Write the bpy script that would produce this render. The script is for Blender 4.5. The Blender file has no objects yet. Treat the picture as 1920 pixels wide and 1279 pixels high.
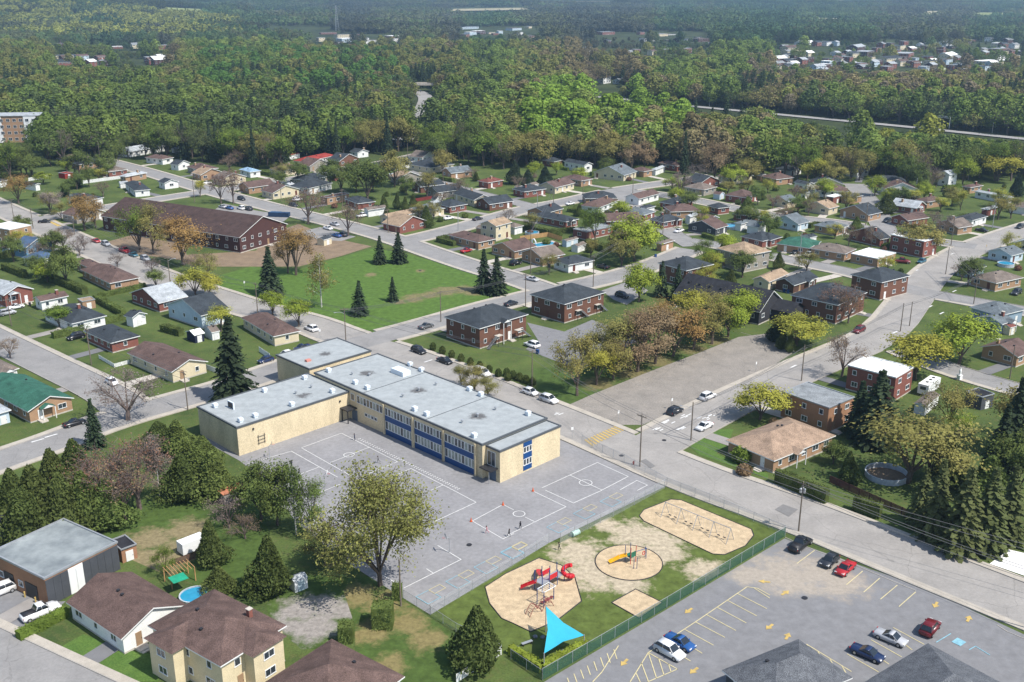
import bpy, bmesh, math, random
from mathutils import Vector, Matrix, noise
random.seed(11)
scene = bpy.context.scene
COL = scene.collection
# ---------------------------------------------------------------- camera (drone, 88 m above the schoolyard)
FPX, HY, CH = 1950.0, -30.0, 88.0          # focal length in photo pixels, horizon row, camera height
CX, CY = 960.0, 639.5
PITCH = math.atan((CY - HY) / FPX)
cam = bpy.data.cameras.new('camera'); cam_o = bpy.data.objects.new('camera', cam); COL.objects.link(cam_o)
cam.sensor_width = 36.0; cam.lens = FPX / 1920 * 36.0; cam.clip_start = 1.0; cam.clip_end = 120000
cam_o.location = (0, 0, CH); cam_o.rotation_euler = (math.pi / 2 - PITCH, 0, 0)
scene.camera = cam_o
# ---------------------------------------------------------------- sky, sun, exposure
SUN_EL, SUN_AZ = math.radians(54), math.radians(-33)      # azimuth counted from +X
world = bpy.data.worlds.new('World'); scene.world = world; world.use_nodes = True
wn = world.node_tree.nodes; bg = wn['Background']
sky = wn.new('ShaderNodeTexSky'); sky.sky_type = 'NISHITA'; sky.sun_disc = False
sky.sun_elevation = SUN_EL; sky.sun_rotation = math.pi / 2 - SUN_AZ
world.node_tree.links.new(sky.outputs[0], bg.inputs[0]); bg.inputs[1].default_value = 0.12
sun = bpy.data.lights.new('sun', 'SUN'); sun.energy = 4.5; sun.angle = math.radians(0.5); sun.color = (1, .95, .88)
sun_o = bpy.data.objects.new('sun', sun); COL.objects.link(sun_o)
sun_o.rotation_euler = Vector((-math.cos(SUN_AZ) * math.cos(SUN_EL), -math.sin(SUN_AZ) * math.cos(SUN_EL), -math.sin(SUN_EL))).to_track_quat('-Z', 'Y').to_euler()
sun_o.location = (200, -100, 300)
scene.view_settings.view_transform = 'Standard'; scene.view_settings.look = 'None'
scene.view_settings.exposure = 0.58; scene.view_settings.gamma = 1.0
scene.view_settings.use_curve_mapping = False
scene.render.engine = 'CYCLES'

# ---------------------------------------------------------------- surveying helpers: photo pixel -> point of the flat town
SP, CP = math.sin(PITCH), math.cos(PITCH)
def G(x, y, z=0.0):
    u = (x - CX) / FPX; v = (y - CY) / FPX
    t = (CH - z) / (SP + v * CP)
    return Vector((u * t, (CP - v * SP) * t, z))
def project(p):
    d = p.y * CP - (p.z - CH) * SP; up = p.y * SP + (p.z - CH) * CP
    return CX + FPX * p.x / d, CY - FPX * up / d
TILE = {'a': (0, 300, .25026), 'b': (480, 300, .25026), 'c': (960, 300, .25026), 'd': (1440, 300, .25026),
        'e': (0, 600, .25026), 'f': (480, 600, .25026), 'g': (960, 600, .25026), 'h': (1440, 600, .25026),
        'i': (0, 920, .2807), 'j': (480, 920, .2807), 'k': (960, 920, .2807), 'l': (1440, 920, .2807),
        'm': (380, 520, .25026), 'n': (240, 440, .25026), 'o': (0, 560, .1877), 'p': (900, 440, .1877),
        'r': (0, 220, .25), 's': (480, 220, .25), 'P': (0, 0, 1)}
def T(t, x, y, z=0.0):
    x0, y0, s = TILE[t]
    return G(x0 + x * s, y0 + y * s, z)
def V2(p): return Vector((p[0], p[1]))

# ---------------------------------------------------------------- materials
MATS = {}
def lin(c): return tuple(c) + (1,)
def mat(name, col, rough=.8, var=.18, scale=1.0, col2=None, fine=0.0, spec=.3, metal=0.0, tint=False, bump=0.0, streak=None, cracks=0.0):
    """Procedural material: colour broken up by two octaves of noise in world space."""
    if name in MATS: return MATS[name]
    m = bpy.data.materials.new(name); m.use_nodes = True; MATS[name] = m
    nt = m.node_tree; N = nt.nodes; Lk = nt.links; b = N['Principled BSDF']
    b.inputs['Roughness'].default_value = rough; b.inputs['Metallic'].default_value = metal
    b.inputs['Specular IOR Level'].default_value = spec
    geo = N.new('ShaderNodeNewGeometry')
    src = geo.outputs['Position']
    if streak:
        mp = N.new('ShaderNodeMapping'); Lk.new(src, mp.inputs[0]); mp.inputs['Scale'].default_value = streak; src = mp.outputs[0]
    n1 = N.new('ShaderNodeTexNoise'); n1.inputs['Scale'].default_value = scale; n1.inputs['Detail'].default_value = 5; n1.inputs['Roughness'].default_value = .65
    Lk.new(src, n1.inputs['Vector'])
    rmp = N.new('ShaderNodeValToRGB'); rmp.color_ramp.elements[0].position = .3; rmp.color_ramp.elements[1].position = .7
    Lk.new(n1.outputs[0], rmp.inputs[0])
    c2 = col2 or tuple(max(0, x * (1 - 2 * var)) for x in col)
    rmp.color_ramp.elements[0].color = lin(c2); rmp.color_ramp.elements[1].color = lin(col)
    out = rmp.outputs[0]
    if fine:
        n2 = N.new('ShaderNodeTexNoise'); n2.inputs['Scale'].default_value = scale * 14; n2.inputs['Detail'].default_value = 2
        Lk.new(geo.outputs['Position'], n2.inputs['Vector'])
        mr = N.new('ShaderNodeMapRange'); mr.inputs[1].default_value = .3; mr.inputs[2].default_value = .7
        mr.inputs[3].default_value = 1 - fine; mr.inputs[4].default_value = 1 + fine; Lk.new(n2.outputs[0], mr.inputs[0])
        mx = N.new('ShaderNodeMix'); mx.data_type = 'RGBA'; mx.blend_type = 'MULTIPLY'; mx.inputs[0].default_value = 1
        Lk.new(out, mx.inputs[6]); Lk.new(mr.outputs[0], mx.inputs[7]); out = mx.outputs[2]
    if cracks:
        vo = N.new('ShaderNodeTexVoronoi'); vo.feature = 'DISTANCE_TO_EDGE'; vo.inputs['Scale'].default_value = cracks
        va = N.new('ShaderNodeVectorMath'); va.operation = 'ADD'; vs = N.new('ShaderNodeVectorMath'); vs.operation = 'SCALE'; vs.inputs['Scale'].default_value = 2.5
        Lk.new(n1.outputs['Color'], vs.inputs[0]); Lk.new(geo.outputs['Position'], va.inputs[0]); Lk.new(vs.outputs[0], va.inputs[1]); Lk.new(va.outputs[0], vo.inputs['Vector'])
        mr = N.new('ShaderNodeMapRange'); mr.inputs[1].default_value = .001; mr.inputs[2].default_value = .008; mr.inputs[3].default_value = .8; mr.inputs[4].default_value = 1; Lk.new(vo.outputs['Distance'], mr.inputs[0])
        mx = N.new('ShaderNodeMix'); mx.data_type = 'RGBA'; mx.blend_type = 'MULTIPLY'; mx.inputs[0].default_value = 1; Lk.new(out, mx.inputs[6]); Lk.new(mr.outputs[0], mx.inputs[7]); out = mx.outputs[2]
    if tint:
        oi = N.new('ShaderNodeObjectInfo')
        mx = N.new('ShaderNodeMix'); mx.data_type = 'RGBA'; mx.blend_type = 'MULTIPLY'; mx.inputs[0].default_value = 1
        Lk.new(out, mx.inputs[6]); Lk.new(oi.outputs['Color'], mx.inputs[7]); out = mx.outputs[2]
    Lk.new(out, b.inputs['Base Color'])
    if bump:
        bp = N.new('ShaderNodeBump'); bp.inputs['Strength'].default_value = bump; bp.inputs['Distance'].default_value = .05
        Lk.new((n2 if fine else n1).outputs[0], bp.inputs['Height']); Lk.new(bp.outputs[0], b.inputs['Normal'])
    return m
def patchmat(name, base, patch, spots, noise_scale=.35, fine=.2, rough=.92, soft=.35, z0=0.0):
    """Ground with worn or stained spots: (x, y, radius) in world metres, ragged by noise."""
    m = bpy.data.materials.new(name); m.use_nodes = True; MATS[name] = m
    nt = m.node_tree; N = nt.nodes; Lk = nt.links; b = N['Principled BSDF']; b.inputs['Roughness'].default_value = rough; b.inputs['Specular IOR Level'].default_value = .15
    geo = N.new('ShaderNodeNewGeometry'); best = None
    def math_(op, a, b_=None, v=None):
        n = N.new('ShaderNodeMath'); n.operation = op; Lk.new(a, n.inputs[0])
        if b_ is not None: Lk.new(b_, n.inputs[1])
        elif v is not None: n.inputs[1].default_value = v
        return n.outputs[0]
    def nz(s, d):
        n = N.new('ShaderNodeTexNoise'); n.inputs['Scale'].default_value = s; n.inputs['Detail'].default_value = d; n.inputs['Roughness'].default_value = .7; Lk.new(geo.outputs['Position'], n.inputs['Vector']); return n.outputs[0]
    for x, y, r in spots:
        vm = N.new('ShaderNodeVectorMath'); vm.operation = 'DISTANCE'; Lk.new(geo.outputs['Position'], vm.inputs[0]); vm.inputs[1].default_value = (x, y, z0)
        d = math_('MULTIPLY', vm.outputs['Value'], v=1 / r); best = d if best is None else math_('MINIMUM', best, d)
    t = math_('ADD', best, math_('MULTIPLY', math_('SUBTRACT', nz(noise_scale, 8), v=.5), v=3.2))
    mr = N.new('ShaderNodeMapRange'); mr.inputs[1].default_value = 1 - soft; mr.inputs[2].default_value = 1 + soft; mr.inputs[3].default_value = 1; mr.inputs[4].default_value = 0; Lk.new(t, mr.inputs[0])
    def ramp(c, s):
        r = N.new('ShaderNodeValToRGB'); r.color_ramp.elements[0].position = .3; r.color_ramp.elements[1].position = .7; r.color_ramp.elements[0].color = lin(tuple(q * (1 - fine * 1.6) for q in c)); r.color_ramp.elements[1].color = lin(tuple(q * (1 + fine * .5) for q in c)); Lk.new(nz(s, 6), r.inputs[0]); return r.outputs[0]
    mx = N.new('ShaderNodeMix'); mx.data_type = 'RGBA'; Lk.new(mr.outputs[0], mx.inputs[0]); Lk.new(ramp(base, .6), mx.inputs[6]); Lk.new(ramp(patch, 1.3), mx.inputs[7]); Lk.new(mx.outputs[2], b.inputs['Base Color'])
    return m
def leafmat(name, col, src):
    """Leaf: diffuse + translucent; colour times the tree's own tint (object colour or instance attribute)."""
    m = bpy.data.materials.new(name); m.use_nodes = True; MATS[name] = m
    nt = m.node_tree; N = nt.nodes; Lk = nt.links; N.remove(N['Principled BSDF'])
    geo = N.new('ShaderNodeNewGeometry'); n1 = N.new('ShaderNodeTexNoise'); n1.inputs['Scale'].default_value = .45; n1.inputs['Detail'].default_value = 3
    Lk.new(geo.outputs['Position'], n1.inputs['Vector'])
    mr = N.new('ShaderNodeMapRange'); mr.inputs[1].default_value = .3; mr.inputs[2].default_value = .7; mr.inputs[3].default_value = .62; mr.inputs[4].default_value = 1.3
    Lk.new(n1.outputs[0], mr.inputs[0])
    if src == 'obj': t = N.new('ShaderNodeObjectInfo').outputs['Color']
    else:
        at = N.new('ShaderNodeAttribute'); at.attribute_type = 'INSTANCER'; at.attribute_name = 'tint'; t = at.outputs['Color']
    mx = N.new('ShaderNodeMix'); mx.data_type = 'RGBA'; mx.blend_type = 'MULTIPLY'; mx.inputs[0].default_value = 1
    Lk.new(t, mx.inputs[6]); Lk.new(mr.outputs[0], mx.inputs[7])
    d = N.new('ShaderNodeBsdfDiffuse'); tr = N.new('ShaderNodeBsdfTranslucent'); ms = N.new('ShaderNodeMixShader'); ms.inputs[0].default_value = .28
    Lk.new(mx.outputs[2], d.inputs[0]); Lk.new(mx.outputs[2], tr.inputs[0]); Lk.new(d.outputs[0], ms.inputs[1]); Lk.new(tr.outputs[0], ms.inputs[2])
    Lk.new(ms.outputs[0], N['Material Output'].inputs[0])
    return m
def meshmat(name, col, cover):
    """Chain-link fabric: wires far finer than a pixel, so a partly see-through sheet."""
    m = bpy.data.materials.new(name); m.use_nodes = True; MATS[name] = m
    nt = m.node_tree; N = nt.nodes; Lk = nt.links; b = N['Principled BSDF']
    b.inputs['Base Color'].default_value = lin(col); b.inputs['Roughness'].default_value = .5
    tr = N.new('ShaderNodeBsdfTransparent'); ms = N.new('ShaderNodeMixShader'); ms.inputs[0].default_value = cover
    Lk.new(tr.outputs[0], ms.inputs[1]); Lk.new(b.outputs[0], ms.inputs[2]); Lk.new(ms.outputs[0], N['Material Output'].inputs[0])
    return m
ROOF = {'slate': (.05, .06, .07), 'ltslate': (.15, .175, .19), 'brown': (.138, .092, .08), 'brownred': (.2, .075, .06), 'tan': (.38, .28, .19),
        'taupe': (.2, .165, .14), 'ltgray': (.42, .45, .47), 'white': (.82, .82, .8), 'green': (.045, .14, .1), 'blue': (.08, .13, .22), 'red': (.3, .05, .04),
        'dark': (.035, .036, .042), 'ltblue': (.3, .45, .6), 'gray': (.28, .3, .31), 'shingle': (.13, .138, .15), 'tanbrown': (.37, .265, .19), 'darkbrown': (.085, .056, .05)}
WALL = {'white': (.76, .76, .74), 'cream': (.62, .54, .38), 'redbrick': (.22, .088, .068), 'tanbrick': (.37, .235, .145), 'brownbrick': (.16, .08, .055),
        'orangebrick': (.33, .18, .105), 'ltblue': (.48, .58, .65), 'bluegray': (.24, .32, .39), 'yellow': (.62, .53, .35), 'dark': (.04, .04, .045),
        'taupe': (.31, .28, .24), 'blue': (.16, .3, .45), 'navy': (.02, .025, .05), 'brownwood': (.1, .055, .04), 'darkred': (.08, .04, .036), 'red': (.3, .03, .025),
        'school': (.66, .555, .37), 'charcoal': (.07, .075, .085)}
COLNAME = {'slate': 'dark grey', 'ltslate': 'blue-grey', 'brown': 'brown', 'brownred': 'red-brown', 'tan': 'tan', 'taupe': 'taupe', 'ltgray': 'pale grey', 'white': 'white',
           'green': 'green', 'blue': 'blue', 'red': 'red', 'dark': 'black', 'ltblue': 'light blue', 'gray': 'grey', 'shingle': 'grey shingle', 'tanbrown': 'light brown', 'darkbrown': 'dark brown'}
WNAME = {'white': 'white', 'cream': 'cream', 'redbrick': 'red brick', 'tanbrick': 'tan brick', 'brownbrick': 'brown brick', 'orangebrick': 'orange brick', 'ltblue': 'pale blue',
         'bluegray': 'blue-grey', 'yellow': 'yellow', 'dark': 'black', 'taupe': 'taupe', 'blue': 'blue', 'navy': 'navy', 'brownwood': 'brown wooden', 'darkred': 'dark red brick',
         'red': 'red', 'school': 'cream brick', 'charcoal': 'charcoal'}
def roofmat(k): return mat('roof_shingle', ROOF[k], .9, .2, .8, col2=(.07, .075, .085), fine=.75, spec=.1, bump=.5) if k == 'shingle' else mat('roof_' + k, ROOF[k], .85 if k != 'white' else .6, .24 if k != 'white' else .08, .5, fine=.4, spec=.15, bump=.3)
def wallmat(k): return mat('wall_' + k, WALL[k], .85, .08, .6, fine=.12, spec=.15)
M_TRIM = mat('trim_white', (.74, .75, .74), .6, .05)
M_GLASS = mat('window_glass', (.05, .065, .08), .08, .3, .5, spec=.8)
M_CONC = mat('concrete', (.5, .46, .4), .9, .12, .6, fine=.12)
M_DARK = mat('dark_metal', (.03, .03, .034), .5, .1)
M_METAL = mat('galvanised_metal', (.42, .44, .46), .4, .1, metal=.4)
M_WOOD = mat('pole_wood', (.2, .165, .13), .9, .2, 3)
M_BARK = mat('bark', (.13, .1, .08), .95, .2, 4)
M_BIRCH = mat('birch_bark', (.6, .58, .54), .9, .25, 5)
M_TAR = mat('bare_twig', (.17, .13, .115), .95, .2, 2)

# ---------------------------------------------------------------- mesh builder
class MB:
    def __init__(s): s.v = []; s.f = []; s.m = []
    def poly(s, pts, m=0):
        i = len(s.v); s.v.extend([tuple(p) for p in pts]); s.f.append(tuple(range(i, i + len(pts)))); s.m.append(m); return s
    def box(s, c, d, m=0, rz=0.0, taper=1.0):
        x, y, z = c; a, b, h = d[0] / 2, d[1] / 2, d[2] / 2; i = len(s.v); cs, sn = math.cos(rz), math.sin(rz)
        for k, zz in ((1.0, -h), (taper, h)):
            for px, py in ((-a, -b), (a, -b), (a, b), (-a, b)):
                px *= k; py *= k
                s.v.append((x + px * cs - py * sn, y + px * sn + py * cs, z + zz))
        for q in ((3, 2, 1, 0), (4, 5, 6, 7), (0, 1, 5, 4), (1, 2, 6, 5), (2, 3, 7, 6), (3, 0, 4, 7)):
            s.f.append(tuple(i + k for k in q)); s.m.append(m)
        return s
    def tube(s, p, q, r0, r1=None, n=6, m=0, cap=True):
        p, q = Vector(p), Vector(q); r1 = r0 if r1 is None else r1
        d = (q - p).normalized(); u = d.orthogonal().normalized(); w = d.cross(u); i = len(s.v)
        for c, r in ((p, r0), (q, r1)):
            for k in range(n):
                a = 2 * math.pi * k / n; s.v.append(tuple(c + (u * math.cos(a) + w * math.sin(a)) * r))
        for k in range(n):
            k2 = (k + 1) % n; s.f.append((i + k, i + k2, i + n + k2, i + n + k)); s.m.append(m)
        if cap: s.f.append(tuple(i + n + k for k in range(n))); s.m.append(m); s.f.append(tuple(i + k for k in reversed(range(n)))); s.m.append(m)
        return s
    def path(s, pts, r, n=6, m=0):
        for a, b in zip(pts[:-1], pts[1:]): s.tube(a, b, r, r, n, m)
        return s
    def lathe(s, c, prof, n=12, m=0):
        i = len(s.v)
        for r, z in prof:
            for k in range(n):
                a = 2 * math.pi * k / n; s.v.append((c[0] + r * math.cos(a), c[1] + r * math.sin(a), c[2] + z))
        for j in range(len(prof) - 1):
            for k in range(n):
                k2 = (k + 1) % n; s.f.append((i + j * n + k, i + j * n + k2, i + (j + 1) * n + k2, i + (j + 1) * n + k)); s.m.append(m)
        s.f.append(tuple(i + (len(prof) - 1) * n + k for k in range(n))); s.m.append(m)
        return s
    def mesh(s, name, mats, smooth=False):
        me = bpy.data.meshes.new(name); me.from_pydata(s.v, [], s.f)
        for m in (mats if isinstance(mats, (list, tuple)) else [mats]): me.materials.append(m)
        if any(s.m): me.polygons.foreach_set('material_index', s.m)
        if smooth: me.polygons.foreach_set('use_smooth', [True] * len(s.f))
        return me
    def build(s, name, mats, parent=None, smooth=False):
        return link(name, s.mesh(name, mats, smooth), parent)
def link(name, me, parent=None, loc=None, rz=0.0):
    o = bpy.data.objects.new(name, me); COL.objects.link(o); o.parent = parent
    if loc is not None: o.location = loc
    if rz: o.rotation_euler = (0, 0, rz)
    return o
def struct(o, kind='structure'): o['kind'] = kind; return o
REG = []
def reg(o, label, cat, group=None, zone=True):
    """Label is completed at the end: zone + place among look-alikes."""
    o['category'] = cat
    if group: o['group'] = group
    REG.append((o, label, zone)); return o
def thing(name, loc, rz, label, cat, group=None, zone=True):
    o = bpy.data.objects.new(name, None); COL.objects.link(o); o.location = loc; o.rotation_euler = (0, 0, rz); o.empty_display_size = .5
    return reg(o, label, cat, group, zone)
# ================================================================= THE SETTING
def ss(a, b, x): t = max(0, min(1, (x - a) / (b - a))); return t * t * (3 - 2 * t)
def hill(x, y):
    """Flat under the town; low wooded swells beyond, a long hill on the left."""
    t = ss(900, 2600, y)
    z = t * (10 * noise.noise(Vector((x / 900, y / 1300, 3))) + 6 * noise.noise(Vector((x / 350, y / 420, 7))))
    z += 84 * math.exp(-((x + 1560) / 520) ** 2 - ((y - 2950) / 480) ** 2)
    z += 26 * math.exp(-((x - 200) / 2200) ** 2 - ((y - 4300) / 500) ** 2)
    z += ss(6000, 9000, y) * 130 * (0.6 + noise.noise(Vector((x / 3000, y / 3000, 1))))
    return z
def make_ground():
    rows = [-150, -60, 0, 60] + [60 + 30 * k for k in range(1, 29)]
    y = rows[-1]
    while y < 60000: y *= 1.06; rows.append(y)
    nc = 61; v = []; f = []
    for y in rows:
        hw = 420 + max(0, y) * .9
        for k in range(nc):
            x = -hw + 2 * hw * k / (nc - 1); v.append((x, y, hill(x, y)))
    for j in range(len(rows) - 1):
        for k in range(nc - 1):
            a = j * nc + k; f.append((a, a + 1, a + nc + 1, a + nc))
    me = bpy.data.meshes.new('ground'); me.from_pydata(v, [], f); me.polygons.foreach_set('use_smooth', [True] * len(f))
    m = bpy.data.materials.new('lawn_and_forest_floor'); m.use_nodes = True; nt = m.node_tree; N = nt.nodes; Lk = nt.links; b = N['Principled BSDF']
    b.inputs['Roughness'].default_value = .95; b.inputs['Specular IOR Level'].default_value = .1
    geo = N.new('ShaderNodeNewGeometry')
    def nz(s, d=4):
        n = N.new('ShaderNodeTexNoise'); n.inputs['Scale'].default_value = s; n.inputs['Detail'].default_value = d; n.inputs['Roughness'].default_value = .65
        Lk.new(geo.outputs['Position'], n.inputs['Vector']); return n.outputs[0]
    def ramp(src, p0, c0, p1, c1):
        r = N.new('ShaderNodeValToRGB'); e = r.color_ramp.elements; e[0].position = p0; e[0].color = lin(c0); e[1].position = p1; e[1].color = lin(c1); Lk.new(src, r.inputs[0]); return r.outputs[0]
    lawn = ramp(nz(.09, 6), .36, (.05, .078, .024), .66, (.095, .13, .036))
    dry = ramp(nz(.8, 5), .5, (.0, .0, .0), .72, (.55, .55, .55))
    mx = N.new('ShaderNodeMix'); mx.data_type = 'RGBA'; Lk.new(dry, mx.inputs[0]); Lk.new(lawn, mx.inputs[6]); mx.inputs[7].default_value = (.13, .115, .05, 1)
    fz = N.new('ShaderNodeMapRange'); fz.inputs[1].default_value = .3; fz.inputs[2].default_value = .7; fz.inputs[3].default_value = .68; fz.inputs[4].default_value = 1.25; Lk.new(nz(3.5, 4), fz.inputs[0])
    mf = N.new('ShaderNodeMix'); mf.data_type = 'RGBA'; mf.blend_type = 'MULTIPLY'; mf.inputs[0].default_value = 1; Lk.new(mx.outputs[2], mf.inputs[6]); Lk.new(fz.outputs[0], mf.inputs[7]); mx = mf
    wood = ramp(nz(.02, 6), .35, (.02, .03, .012), .65, (.06, .075, .03))
    sp = N.new('ShaderNodeSeparateXYZ'); Lk.new(geo.outputs['Position'], sp.inputs[0])
    mr = N.new('ShaderNodeMapRange'); mr.inputs[1].default_value = 520; mr.inputs[2].default_value = 600; Lk.new(sp.outputs[1], mr.inputs[0])
    m2 = N.new('ShaderNodeMix'); m2.data_type = 'RGBA'; Lk.new(mr.outputs[0], m2.inputs[0]); Lk.new(mx.outputs[2], m2.inputs[6]); Lk.new(wood, m2.inputs[7])
    Lk.new(m2.outputs[2], b.inputs['Base Color'])
    me.materials.append(m)
    return struct(link('ground', me))
make_ground()

ASPH = mat('asphalt_street', (.265, .257, .248), .9, .16, .2, col2=(.2, .195, .19), fine=.07, cracks=.1, spec=.2)
ASPH_L = mat('asphalt_light', (.315, .297, .276), .9, .15, .16, col2=(.235, .223, .208), fine=.06, cracks=.08, spec=.2)
ASPH_D = mat('asphalt_lot', (.2, .2, .205), .9, .16, .15, col2=(.13, .13, .135), fine=.1, spec=.2)
ASPH_Y = mat('asphalt_schoolyard', (.26, .256, .26), .9, .12, .1, fine=.1, spec=.2)
SIDEW = mat('sidewalk_concrete', (.43, .39, .33), .9, .12, .5, fine=.1)
KERB = mat('kerb_concrete', (.36, .335, .3), .9, .1, .5)
SAND = mat('play_sand', (.55, .425, .27), .95, .2, .9, fine=.3)
SOIL = mat('bare_soil', (.24, .175, .115), .95, .18, .3, fine=.15)
GRAVEL = mat('gravel_ground', (.3, .27, .235), .95, .25, .25, fine=.25)
WORN = mat('worn_grass', (.4, .335, .23), .95, .2, .35, col2=(.085, .11, .03), fine=.3)
FIELD = mat('field_grass', (.09, .165, .028), .95, .2, .14, col2=(.05, .11, .016), fine=.22)
_w = [T('k', *q) for q in ((440, 420), (560, 560), (830, 300), (1000, 400), (1300, 540), (760, 620), (960, 330), (640, 230))]
WORN = patchmat('worn_playground', (.1, .135, .032), (.46, .39, .28), [(q.x, q.y, r) for q, r in zip(_w, (4.2, 4.6, 4.6, 4, 3.2, 3.2, 4, 2.2))], .55, .3)
_w = [T('l', *q) for q in ((120, 560), (330, 560), (480, 620), (-120, 560))]
ASPH_D = patchmat('asphalt_lot_sandy', (.2, .2, .205), (.34, .3, .25), [(q.x, q.y, r) for q, r in zip(_w, (5.5, 5, 4, 3))], .3, .14)
LAWN = mat('bright_lawn', (.088, .15, .028), .95, .2, .3, col2=(.05, .105, .018), fine=.25)
_w = [T('b', *q) for q in ((1180, 1040), (1300, 1010), (1420, 985), (1540, 970), (1640, 990), (1060, 1060), (860, 860), (1230, 830))]
FIELD = patchmat('field_grass_worn', (.088, .155, .03), (.2, .175, .085), [(q.x, q.y, r) for q, r in zip(_w, (3.4, 3.6, 4, 4, 3.4, 2.6, 2, 1.6))], .25, .28)
YARD = mat('dry_yard_grass', (.16, .15, .06), .95, .2, .25, col2=(.06, .1, .022), fine=.3)
PAINT_W = mat('white_paint', (.72, .72, .7), .7, .15, 1.2)
PAINT_Y = mat('yellow_paint', (.56, .4, .13), .7, .2, 1.5)
PAINT_B = mat('blue_paint', (.25, .5, .6), .7, .2, 1.5)
PAINT_P = mat('pale_yellow_paint', (.62, .54, .3), .7, .15, 1.5)
LAYER = [0.006]
def lot(name, pts, m, px=True):
    z = LAYER[0]; LAYER[0] += .003
    P = [G(x, y) if px else Vector((x, y, 0)) for x, y in pts]
    mb = MB(); mb.poly([(p.x, p.y, z) for p in P])
    me = mb.mesh(name, m)
    if me.polygons[0].normal.z < 0: me.flip_normals()
    o = struct(link(name, me)); o['top'] = z; return z
def tp(t, *xy): 
    x0, y0, s = TILE[t]
    return [(x0 + xy[i] * s, y0 + xy[i + 1] * s) for i in range(0, len(xy), 2)]
# open ground of the blocks
lot('playing_field', [(412, 540), (400, 520), (470, 500), (560, 505), (640, 482), (700, 465), (770, 478), (890, 512), (985, 545), (890, 575), (777, 601), (700, 622), (650, 612), (585, 592), (480, 562)], FIELD)
lot('soil_patch', [(195, 455), (250, 440), (345, 455), (350, 478), (480, 470), (500, 440), (560, 420), (590, 432), (650, 452), (697, 462), (640, 480), (560, 500), (470, 500), (395, 500), (355, 490), (240, 475)], SOIL)
def yard(name, pts, patch, spots):
    m = patchmat(name + '_ground', (.068, .11, .026), patch, [(T(t, x, y).x, T(t, x, y).y, r) for t, x, y, r in spots], .4, .3); lot(name, pts, m)
yard('tree_strip', [(1000, 690), (1070, 690), (1200, 640), (1330, 600), (1390, 630), (1310, 662), (1210, 700), (1110, 740), (1065, 760), (1010, 735)], (.17, .15, .065), [('g', 650, 480, 4), ('g', 900, 400, 4), ('g', 1100, 310, 4), ('g', 1350, 220, 4), ('g', 1500, 150, 4)])
yard('left_back_yard', tp('i', 640, 250, 950, 60, 1330, 60, 1750, 60, 1850, 560, 1350, 640, 1100, 560, 780, 420), (.24, .2, .11), [('i', 1000, 330, 4), ('i', 1150, 420, 4), ('i', 950, 450, 3.5), ('i', 1250, 260, 3.5), ('i', 1050, 500, 3.5)])
yard('gravel_yard', tp('j', 60, 760, 330, 560, 620, 580, 800, 720, 820, 880, 660, 960, 560, 1060, 300, 1060, 120, 900), (.3, .275, .25), [('j', 300, 800, 3.4), ('j', 480, 780, 3.2), ('j', 380, 920, 3.4), ('j', 600, 800, 2.4), ('j', 250, 900, 2)])
yard('dry_back_yard', tp('j', 560, 600, 850, 560, 985, 735, 1330, 960, 1320, 1279, 900, 1279, 660, 1080, 660, 900), (.22, .185, .08), [('j', 680, 700, 3), ('j', 850, 760, 3), ('j', 1000, 880, 3), ('j', 760, 950, 2.4), ('j', 1150, 1000, 2.6), ('j', 900, 1150, 2)])
lot('playground_lawn', [(807, 1153), (1030, 1018), (1050, 1018), (1250, 912), (1294, 922), (1471, 1003), (1017, 1275), (955, 1232), (940, 1226)], WORN)
lot('schoolyard', [(373, 822), (449, 864), (500, 905), (560, 985), (650, 1055), (757, 1122), (807, 1153), (1030, 1018), (1250, 911), (1082, 833), (1050, 815), (1000, 830), (930, 860), (652, 770)], ASPH_Y)
lot('parking_lot', [(1471, 1010), (1600, 1056), (1732, 1103), (1920, 1190), (2080, 1290), (1500, 1500), (900, 1500), (1020, 1279), (1250, 1143)], ASPH_D)
lot('church_parking', [(1065, 760), (1158, 797), (1205, 797), (1300, 755), (1440, 692), (1490, 660), (1470, 622), (1385, 632), (1310, 662), (1210, 700), (1110, 740)], mat('worn_lot', (.27, .245, .215), .95, .2, .25, col2=(.19, .175, .155), fine=.2, cracks=.1))
lot('apartment_parking', [(988, 605), (1058, 622), (1110, 600), (1145, 612), (1215, 630), (1165, 655), (1090, 692), (1062, 685), (985, 655), (1010, 640)], ASPH_D)
lot('side_parking', [(1128, 545), (1185, 525), (1215, 545), (1175, 572), (1150, 562)], ASPH)
lot('complex_parking', [(480, 395), (545, 405), (520, 425), (480, 418), (400, 395), (420, 382)], ASPH)
lot('small_parking', [(560, 436), (600, 426), (667, 444), (640, 452), (600, 450)], ASPH)
lot('shop_forecourt', tp('i', -200, 560, 0, 590, 340, 745, 440, 740, 130, 1010, 0, 960, -200, 880), ASPH_D)
lot('front_lawn', tp('i', 310, 1100, 560, 960, 800, 1060, 1050, 1100, 1060, 1279, 660, 1279), LAWN)
lot('corner_lawn', tp('g', 1300, 920, 1450, 820, 1660, 820, 1620, 930, 1530, 1000, 1700, 1090, 1918, 1150, 1918, 1190, 1400, 1010), LAWN)
lot('white_driveway', tp('l', 1480, 490, 1610, 395, 1800, 440, 1800, 600), mat('white_concrete', (.75, .74, .72), .8, .05))
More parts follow.
